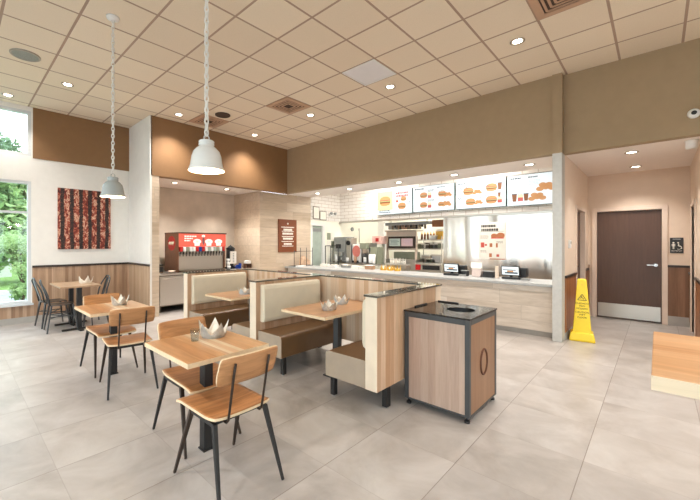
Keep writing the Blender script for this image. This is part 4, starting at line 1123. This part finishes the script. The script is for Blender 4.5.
# ------------------------------------------------------------------ KITCHEN
for k, (x0, z0, w, h, lb) in enumerate([(7.66, 2.24, .27, .38, 'left framed notice on the white tile, taller frame'), (7.96, 2.22, .3, .28, 'right framed notice on the white tile, squarer frame')]):
    t = thing('framed_notice', lb, 'picture', (x0+w/2, 7.484, z0))
    MB().box(-w/2, w/2, -.02, -.0, 0, h).build('frame', M['steel_dark'], t)
    MB().box(-w/2+.02, w/2-.02, -.023, -.02, .02, h-.02).build('sheet', M['paper'], t)
t = thing('wall_light', 'small emergency light with two heads on the white tile', 'light', (8.5, 7.484, 2.36))
MB().box(-.12, .12, -.05, 0, 0, .09).build('housing', M['plastic_white'], t, .008)
for sx in (-1, 1): MB().cyl((sx*.08, -.05, .1), (sx*.1, -.12, .08), .03, .045).build('lamp_head', M['plastic_grey'], t)
t = thing('notice_sheet', 'pale sheets taped to the cream kitchen wall by the green door', 'notice', (8.5, 7.5, 1.35))
for i in range(2):
    for j in range(2): MB().box(-.18+i*.2, -.01+i*.2, -.006, 0, j*.26, .22+j*.26).build('sheet', M['green_grey'] if (i+j) % 2 else M['paper'], t)
t = thing('wall_clock', 'small round grey sensor high on the cream kitchen wall', 'sensor', (9.6, 7.5, 1.98))
MB().disc((0, -.03, 0), .07, 'y', 24, t=.03).build('body', M['plastic_grey'], t)

def kbox(name, label, cat, u0, u1, v0, v1, X, dx, body, mat, bev=.01, z_floor=None):
    """a box-shaped piece of equipment whose front face lies on the plane x = X"""
    ya, za = KX(u0, v1, X); yb, zb = KX(u1, v0, X)
    ym = (ya+yb)/2; w = abs(ya-yb)/2; z0 = za if z_floor is None else z_floor
    t = thing(name, label, cat, (X, ym, z0))
    MB().box(0, dx, -w, w, 0, zb-z0).build(body, mat, t, bev)
    return t, w, zb-z0
# prep tables
def table(name, label, X0_, X1_, y0, y1, h, mat, shelf=True):
    t = thing(name, label, 'table', ((X0_+X1_)/2, (y0+y1)/2, 0)); a, b = (X1_-X0_)/2, (y1-y0)/2
    MB().box(-a, a, -b, b, h-.04, h).build('worktop', mat, t, .004)
    if shelf: MB().box(-a+.03, a-.03, -b+.03, b-.03, .25, .28).build('shelf', mat, t)
    for sx in (-1, 1):
        for sy in (-1, 1): MB().cyl((sx*(a-.04), sy*(b-.04), 0), (sx*(a-.04), sy*(b-.04), h-.04), .02).build('leg', M['steel'], t)
    return t
table('prep_table', 'steel work table near cream wall, carrying the drink machines', 8.3, 9.5, 5.72, 7.46, .9, M['steel'])
t, w, h = kbox('shake_machine', 'grey shake machine with dials against the cream kitchen wall', 'machine', 334, 345.5, 237, 262, 8.55, .45, 'cabinet', M['plastic_grey'], z_floor=.9)
MB().box(-.02, 0, -w*.2, w*.6, h*.55, h*.72).build('panel', M['plastic_black'], t)
MB().box(-.15, 0, -w*.8, w*.5, h*.25, h*.42).build('spout_block', M['steel'], t, .01)
for k in range(3): MB().cyl((-.1, -w*.6+k*.12, h*.05), (-.1, -w*.6+k*.12, h*.27), .018).build('spout', M['chrome'], t)
MB().box(-.14, 0, -w*.9, w*.7, 0, .03).build('drip_tray', M['steel_dark'], t)
t, w, h = kbox('drink_tower', 'narrow steel machine on top right of shake machine', 'machine', 346.3, 351, 238, 256, 8.55, .3, 'cabinet', M['steel'], z_floor=.9)
MB().cyl((-.03, 0, h*.8), (.0, 0, h*.8), w*.8).build('dial', M['plastic_black'], t)
t = thing('hose_tap', 'thin steel tap with a curved spout beside the cream wall', 'tap', (9.15, 6.85, .9))
MB().tube([(0, 0, 0), (0, 0, 1.0), (-.03, -.02, 1.07), (-.1, -.06, 1.07), (-.12, -.07, 1.0)], .012, 8).build('pipe', M['steel'], t)
MB().cyl((0, 0, 0), (0, 0, .05), .04).build('base', M['steel'], t)
# slush drum with red picture
t, w, h = kbox('slush_machine', 'rounded drink machine with a pink red front panel', 'machine', 352, 361, 244, 261, 8.55, .4, 'cabinet', M['plastic_white'], .03, .9)
MB().disc((-.012, 0, h*.62), w*.85, 'x', 24, 0, .012, h*.3).build('front_picture', plain('pink print', S(220, 130, 120), .5), t)
MB().box(-.1, 0, -w*.5, w*.5, .02, .08).build('drip_tray', M['plastic_black'], t)
t, w, h = kbox('coffee_brewer', 'boxy steel brewer right of the pink fronted machine', 'machine', 362, 369, 243, 261, 8.55, .4, 'cabinet', M['steel'], .01, .9)
MB().box(-.12, 0, -w, w, h*.7, h).build('head', M['green_grey'], t, .01)
MB().cyl((-.07, 0, .04), (-.07, 0, h*.5), .07, .055).build('pot', M['plastic_black'], t)
t, w, h = kbox('cup_holder', 'dark cup holder with pale cups beside the twin monitors', 'holder', 370, 377, 247, 262, 8.55, .35, 'body', M['green_grey'], .01, .9)
for k in range(2): MB().lathe([(.05, 0), (.06, .26), (.0, .26)], c=(-.07, -w*.45+k*w*.9, .02), seg=16).build('cup_stack', M['plastic_white'], t)
t, w, h = kbox('picture_box', 'box with a bright pink picture above the cup holder', 'box', 372, 381, 236, 244, 9.05, .3, 'body', plain('pink picture', S(236, 196, 186), .5), .008)
zb = t.location.z
MB().box(.1, .2, -w, -w+.04, .9-zb, 0).box(.1, .2, w-.04, w, .9-zb, 0).build('stand', M['steel'], t)
MB().box(-.004, 0, -w*.5, w*.2, h*.3, h*.75).build('picture_mark', M['red'], t)
t = thing('wire_stand', 'thin dark wire stand behind the counter left of shake machine', 'rack', (8.05, 7.1, 0))
for sy in (-.3, 0, .22): MB().tube([(0, sy, 0), (0, sy, 1.42)], .014, 6).build('upright', M['black'], t)
MB().tube([(0, -.3, 1.42), (0, .22, 1.42)], .014, 6).build('top_bar', M['black'], t)
MB().tube([(-.15, -.3, .02), (.15, -.3, .02)], .014, 6).tube([(-.15, .22, .02), (.15, .22, .02)], .014, 6).build('foot', M['black'], t)
# twin monitors on the pass-through chute
X = 9.35
t = thing('heated_chute', 'steel holding station in middle of the kitchen with twin monitors in front', 'machine', (X+.02, 5.0, 0))
ya, za = KX(386, 250, X+.1); yb, zb = KX(416, 227, X+.1)
y0, y1 = yb-5.0, ya-5.0
MB().box(.06, .5, y0, y1, 0, 1.02).build('cabinet', M['steel'], t, .01)
MB().box(.1, .16, y1-.05, y1, 1.02, zb-.12).box(.1, .16, y0, y0+.05, 1.02, zb-.12).box(.1, .14, y0+.05, y1-.05, 1.3, zb-.12).build('post', M['frame'], t)
MB().box(.04, .5, y0-.02, y1+.02, zb-.12, zb-.08).build('shelf', M['steel'], t)
MB().box(.2, .46, y0+.06, y1-.2, 1.02, 1.24).build('holding_bin', M['green_grey'], t, .01)
t = thing('twin_monitor', 'twin kitchen monitors side by side in one dark frame', 'monitor', (X+.05, 4.98, 0))
ya, za = KX(388, 248, X); yb, zb = KX(414.3, 236.3, X)
y0, y1 = yb-4.98, ya-4.98; ym = (y0+y1)/2
MB().box(-.05, .02, y0, y1, za, zb).build('frame', M['bronze'], t, .004)
for k, (a, b, c) in enumerate(((ym+.02, y1-.05, (.55, .62, .52, 1)), (y0+.05, ym-.02, (.75, .52, .5, 1)))):
    sc = MB().box(-.054, -.05, a, b, za+.06, zb-.06).build('screen', emis('kitchen screen %d' % k, c, .3), t)
    g = MB(); z = zb-.1
    while z > za+.09:
        g.box(-.0555, -.0545, a+.02+random.random()*.1, b-.02-random.random()*.1, z-.016, z); z -= .04
    g.build('screen_rows', emis('kitchen screen rows', (.8, .6, .66, 1) if k else (.2, .26, .26, 1), .25), sc)
MB().box(.02, .1, ym-.1, ym+.1, za+.08, zb-.08).build('bracket', M['plastic_black'], t)
zs = KX(400, 236, X+.1)[1]
ztop = KX(386, 227, X+.1)[1]-.08+.0
for k, (dy, ww, hh, mt, lb) in enumerate([(.42, .3, .13, 'plastic_grey', 'grey food pan on the shelf over twin monitors, leftmost'), (.08, .3, .17, 'tan_plastic', 'tan food pan on the shelf over twin monitors, in the middle'), (-.26, .28, .14, 'steel_dark', 'dark steel pan on the shelf over twin monitors, rightmost')]):
    t = thing('food_pan', lb, 'pan', (X+.28, 4.98+ym+dy-.05, ztop), 0, 'pans on the shelf over the twin monitors')
    MB().box(-.15, .15, -ww/2, ww/2, 0, hh).build('body', M[mt], t, .015)
    MB().box(-.165, .165, -ww/2-.015, ww/2+.015, hh, hh+.012).build('rim', M['steel'], t)
# hanging rail with utensils below the header
X = 9.2; ya, za = KX(387, 226.5, X); yb, zb = KX(432, 222.5, X)
t = thing('hanging_rail', 'long grey hood rail with dark utensils hanging under the header', 'rail', (X, (ya+yb)/2, za))
w = abs(ya-yb)/2
MB().box(-.1, .1, -w, w, .02, .1).build('rail', M['plastic_grey'], t)
for k in range(13):
    y = -w+.2+k*(2*w-.4)/12
    MB().box(-.01, .01, y-.03, y+.03, -.05-.05*(k % 3 == 0), .02).build('utensil', M['plastic_black'] if k % 2 else M['steel_dark'], t)
for sy in (-1, 1): MB().cyl((0, sy*w*.8, .1), (0, sy*w*.8, 3.3-za), .012).build('hanger', M['steel'], t)
MB().box(-.1, .1, -w-.45, -w-.05, -.06, .12).build('end_box', M['bottle_brown'], t)
# wire shelving with bottles and cartons
X = 9.9; yl, z1 = KX(417, 240, X); yr, _ = KX(441.5, 240, X)
t = thing('wire_shelving', 'wire shelving beside the steel wall with bottles on its top', 'shelf', (X+.22, (yl+yr)/2, 0))
w = (yl-yr)/2; levels = [KX(430, v, X)[1] for v in (239.5, 248.5, 262.5)]
for sx in (-.2, .2):
    for sy in (-w, w): MB().cyl((sx, sy, 0), (sx, sy, levels[0]+.1), .014).build('post', M['steel'], t)
for z in levels: MB().box(-.2, .2, -w, w, z-.03, z).build('shelf', M['steel'], t)
cy = (yl+yr)/2
def onshelf(name, label, cat, y, z, f, grp=None):
    t = thing(name, label, cat, (X+.12, cy+y, z), 0, grp); f(t); return t
def bottle(t):
    MB().lathe([(0, 0), (.034, 0), (.034, .13), (.03, .16)], seg=14).build('body', M['bottle_brown'], t)
    MB().lathe([(.03, .16), (.012, .2), (.005, .24), (0, .24)], seg=14).build('nozzle', M['gold'], t)
pos = ['leftmost', 'second from left', 'third from left', 'fourth from left', 'fifth from left', 'rightmost']
for k in range(6): onshelf('sauce_bottle', 'brown sauce bottle on top of the wire shelving, %s of the row' % pos[k], 'bottle', w-.1-.095*k, levels[0], bottle, 'sauce bottles on the wire shelving')
def carton(mat, dy, h): return lambda t: (MB().box(-.1, .1, -dy, dy, 0, h*.8).build('body', M[mat], t, .006), MB().box(-.102, .102, -dy-.002, dy+.002, h*.8, h).build('lid', M['paper'], t))
onshelf('carton', 'grey white carton on top of the wire shelving right of the bottles', 'box', -w*.35, levels[0], carton('plastic_white', .12, .12))
onshelf('carton', 'yellowish carton on top of the wire shelving at its right end', 'box', -w*.8, levels[0], carton('gold', .11, .3))
for k, (y, mt, h) in enumerate([(.75, 'green_grey', .16), (.35, 'paper', .13), (0, 'steel_dark', .2), (-.36, 'plastic_grey', .15), (-.75, 'green_grey', .19)]):
    onshelf('carton', 'carton on the middle shelf of the wire shelving, %s' % ['leftmost', 'second from left', 'in the centre', 'second from right', 'rightmost'][k], 'box', y*w, levels[1], carton(mt, .12, h), 'cartons on the wire shelving')
for k, (y, mt, h) in enumerate([(.72, 'paper', .14), (.3, 'beige', .22), (-.1, 'green_grey', .12), (-.55, 'plastic_white', .24)]):
    onshelf('carton', 'carton on the lower shelf of the wire shelving, %s' % ['leftmost', 'second from left', 'second from right', 'tall white one at the right'][k], 'box', y*w, levels[2], carton(mt, .14, h), 'cartons on the wire shelving')
t, w_, h_ = kbox('warmer_cabinet', 'low steel warmer below the wire shelving with a red box at left', 'machine', 415, 441, 264.5, 270, 9.2, .4, 'cabinet', M['steel'], .006, .0)
MB().box(-.012, 0, w_*.55, w_*.95, h_-.18, h_-.03).build('red_box', M['red'], t)
MB().box(-.01, 0, -w_*.9, w_*.4, h_-.16, h_-.04).build('door', M['plastic_black'], t)
def cups(label, x, y, z, n_, mat='plastic_white', r=.045, lean=0):
    t = thing('cup_stack', label, 'cup stack', (x, y, z), 0, 'cup stacks in the kitchen')
    pr = [(0, 0), (r*.75, 0)]
    for k in range(n_): pr += [(r, .07+.022*k), (r*1.06, .074+.022*k), (r*.98, .08+.022*k)]
    MB().lathe(pr+[(0, .08+.022*(n_-1))], seg=18).build('stack', M[mat], t)
    return t
cups('white cup stack standing at the front of the drink table, tallest', 8.42, 7.2, .9, 9)
cups('white cup stack standing at the front of the drink table, shorter', 8.42, 6.75, .9, 5)
cups('pink cup stack between shake machine and brewer', 8.42, 6.45, .9, 7, 'tan_plastic')
cups('white cup stack next to the cup holder on the drink table', 8.42, 6.1, .9, 6)
for k, (y, dx, h, mt, lb) in enumerate([(6.6, .16, .06, 'paper', 'flat white carton on the counter beside the wire rack'), (6.25, .18, .045, 'plastic_white', 'flat white box on the counter, second from the wire rack'),
        (5.85, .15, .07, 'plastic_grey', 'grey box on the counter, third from the wire rack'), (5.5, .16, .05, 'paper', 'flat white box on the counter left of the gold crowns'), (5.1, .12, .09, 'tan_plastic', 'tan box on the counter just left of the gold crowns')]):
    cbox('counter_box', lb, 'box', 7.25, y, CT, dx, .24, h, 'body', M[mt], 'lid', M['paper'])
t = thing('corner_pillar', 'cream pillar at the back of the kitchen', 'pillar', (11.2, 7.3, 0)); t['kind'] = 'structure'
MB().box(-.05, .3, -.06, .2, 0, 3.3).build('trim', M['plastic_white'], t)
for x, y, lb in [(8.25, 5.6, 'left ceiling troffer hidden above the kitchen'), (8.25, 3.0, 'right ceiling troffer hidden above the kitchen'), (10.3, 5.6, 'rear ceiling troffer over the kitchen machines'), (10.3, 3.4, 'rear ceiling troffer behind the steel wall')]:
    t = thing('ceiling_troffer', lb, 'ceiling light', (x, y, 3.3), 0, 'kitchen ceiling troffers')
    MB().box(-.31, .31, -.61, .61, -.03, 0).build('housing', M['plastic_white'], t)
    MB().box(-.28, .28, -.58, .58, -.034, -.03).build('diffuser', emis('troffer diffuser', (1, .97, .9, 1), 3), t)
    l = bpy.data.lights.new('lamp', 'AREA'); l.shape = 'RECTANGLE'; l.size = .55; l.size_y = 1.15; l.energy = 25; l.color = (1, .96, .88)
    o = bpy.data.objects.new('lamp', l); COL.objects.link(o); o.parent = t; o.location = (0, 0, -.05)

# ------------------------------------------------------------------ OUTSIDE
struct('ground_lawn', B(-60, 40, 8.72, 90, -.35, -.25), M['grass'])
struct('parking_side', B(-60, XW-.2, -60, 8.72, -.35, -.25), M['asphalt'])
struct('parking_back', B(XW-.2, 40, -60, YB-.2, -.35, -.25), M['asphalt'])
struct('road', B(-60, 40, 11.5, 15.5, -.25, -.2), M['asphalt'])
struct('kerb_1', B(-60, 40, 15.5, 15.75, -.25, -.08), M['kerb'])
struct('kerb_2', B(-60, 40, 11.25, 11.5, -.25, -.08), M['kerb'])
def tree(label, x, y, h, r, leaf, n=2600, trunk=.12, cat='tree', low=.3, ls=.16):
    t = thing('leafy_tree' if cat == 'tree' else 'leafy_shrub', label, cat, (x, y, -.25))
    tr = MB().tube([(0, 0, 0), (.04, .02, h*.35), (-.03, .0, h*.8)], trunk, 8)
    for k in range(6):
        a = k*1.05; tr.cyl((0, 0, h*(.3+.07*k)), (r*.6*math.cos(a), r*.6*math.sin(a), h*(.5+.07*k)), trunk*.4, trunk*.15, 6)
    tr.build('trunk', M['bark'], t)
    cl = [(random.gauss(0, r*.42), random.gauss(0, r*.42), h*(low+(1-low)*random.random()**.9), r*random.uniform(.3, .52)) for _ in range(26)]
    mb = MB()
    for _ in range(n):
        cx, cy_, cz, cr = random.choice(cl)
        d = Vector((random.gauss(0, 1), random.gauss(0, 1), random.gauss(0, 1))).normalized()*cr*random.random()**.4
        p = Vector((cx, cy_, cz))+d
        a = Vector((random.gauss(0, 1), random.gauss(0, 1), random.gauss(0, .7))).normalized(); b = a.orthogonal().normalized()
        s_ = ls*random.uniform(.6, 1.3)
        mb.face([p-a*s_, p+b*s_*.5, p+a*s_, p-b*s_*.5])
    mb.build('crown', leaf, t)
    return t
tree('pale young tree right outside the lower left window, at its right side', 1.15, 10.6, 1.9, .42, M['leaf_b'], 4500, .03, low=.08, ls=.033)
tree('big leafy tree across the road seen through left window, at left', .1, 19.5, 5.0, 1.6, M['leaf_a'], 9000, low=.1)
tree('big leafy tree across the road seen through left window, at right', 2.7, 20.5, 5.2, 1.7, M['leaf_b'], 9000, low=.1)
tree('dark tall tree farther behind, its top showing in the upper window', 1.6, 32, 9.4, 2.0, M['leaf_c'], 5000, ls=.2)
tree('dark tree far away at the left edge of the upper window', -2.2, 31, 9.0, 2.4, M['leaf_c'], 4500, ls=.26)
tree('dark tree far away right of the upper window', 6.4, 30, 7.8, 2.2, M['leaf_c'], 4000, ls=.26)
tree('big leafy tree across the road beyond the left edge of the window', -4.5, 20, 5, 1.7, M['leaf_a'], 3500)
t = thing('house', 'pale house among the trees across the road', 'house', (.6, 24.0, -.25))
MB().box(-3, 1.6, 0, 5, 0, 3.6).build('wall', M['siding'], t)
MB().prism([(-3.4, 3.6), (2.0, 3.6), (-.7, 5.4)], 'y', -.3, 5.3).build('roof', M['roofing'], t)
for x in (-2, .3): MB().box(x-.4, x+.4, -.04, 0, 1.3, 2.6).build('window', M['plastic_grey'], t)

# ------------------------------------------------------------------ LIGHT AND EXPOSURE
w = bpy.data.worlds.new('sky'); SC.world = w; w.use_nodes = True
nt = w.node_tree; bg = nt.nodes['Background']
tc = nt.nodes.new('ShaderNodeTexCoord'); sp = nt.nodes.new('ShaderNodeSeparateXYZ'); nt.links.new(tc.outputs['Generated'], sp.inputs[0])
rp = nt.nodes.new('ShaderNodeValToRGB'); nt.links.new(sp.outputs[2], rp.inputs[0])
e = rp.color_ramp.elements
e[0].position = 0.0; e[0].color = (.86, .92, 1, 1); e[1].position = .6; e[1].color = (.62, .78, 1, 1)
cl = nt.nodes.new('ShaderNodeTexNoise'); cl.inputs['Scale'].default_value = 3; cl.inputs['Detail'].default_value = 5; nt.links.new(tc.outputs['Generated'], cl.inputs['Vector'])
r2 = nt.nodes.new('ShaderNodeValToRGB'); nt.links.new(cl.outputs[0], r2.inputs[0]); r2.color_ramp.elements[0].position = .42; r2.color_ramp.elements[1].position = .62
mx = nt.nodes.new('ShaderNodeMix'); mx.data_type = 'RGBA'; nt.links.new(r2.outputs[0], mx.inputs[0]); nt.links.new(rp.outputs[0], mx.inputs[6]); mx.inputs[7].default_value = (1, 1, 1, 1)
nt.links.new(mx.outputs[2], bg.inputs[0]); bg.inputs[1].default_value = 3.2
def portal(loc, rot, sx, sy):
    l = bpy.data.lights.new('window_portal', 'AREA'); l.shape = 'RECTANGLE'; l.size = sx; l.size_y = sy; l.cycles.is_portal = True
    o = bpy.data.objects.new('window_portal', l); COL.objects.link(o); o.location = loc; o.rotation_euler = rot
for a, b in wins:
    portal((XW-.2, (a+b)/2, 1.55), (0, -PI/2, 0), 2.3, b-a); portal((XW-.2, (a+b)/2, 3.52), (0, -PI/2, 0), .85, b-a)
for a, b in wb: portal(((a+b)/2, YB-.2, 1.55), (PI/2, 0, 0), b-a, 2.3)
portal(((WX0+WX1)/2, YL+.2, 1.52), (-PI/2, 0, 0), WX1-WX0, 2.3); portal(((WX0+WX1)/2, YL+.2, 3.57), (-PI/2, 0, 0), WX1-WX0, .85)

vs = SC.view_settings
SC.display_settings.display_device = 'sRGB'
vs.view_transform = 'Standard'; vs.look = 'None'; vs.gamma = 1; vs.use_curve_mapping = False; vs.exposure = 0.7
cy_ = SC.cycles
cy_.use_denoising = True; cy_.max_bounces = 10; cy_.diffuse_bounces = 6; cy_.glossy_bounces = 4; cy_.transparent_max_bounces = 12; cy_.sample_clamp_indirect = 6; cy_.caustics_reflective = False; cy_.caustics_refractive = False
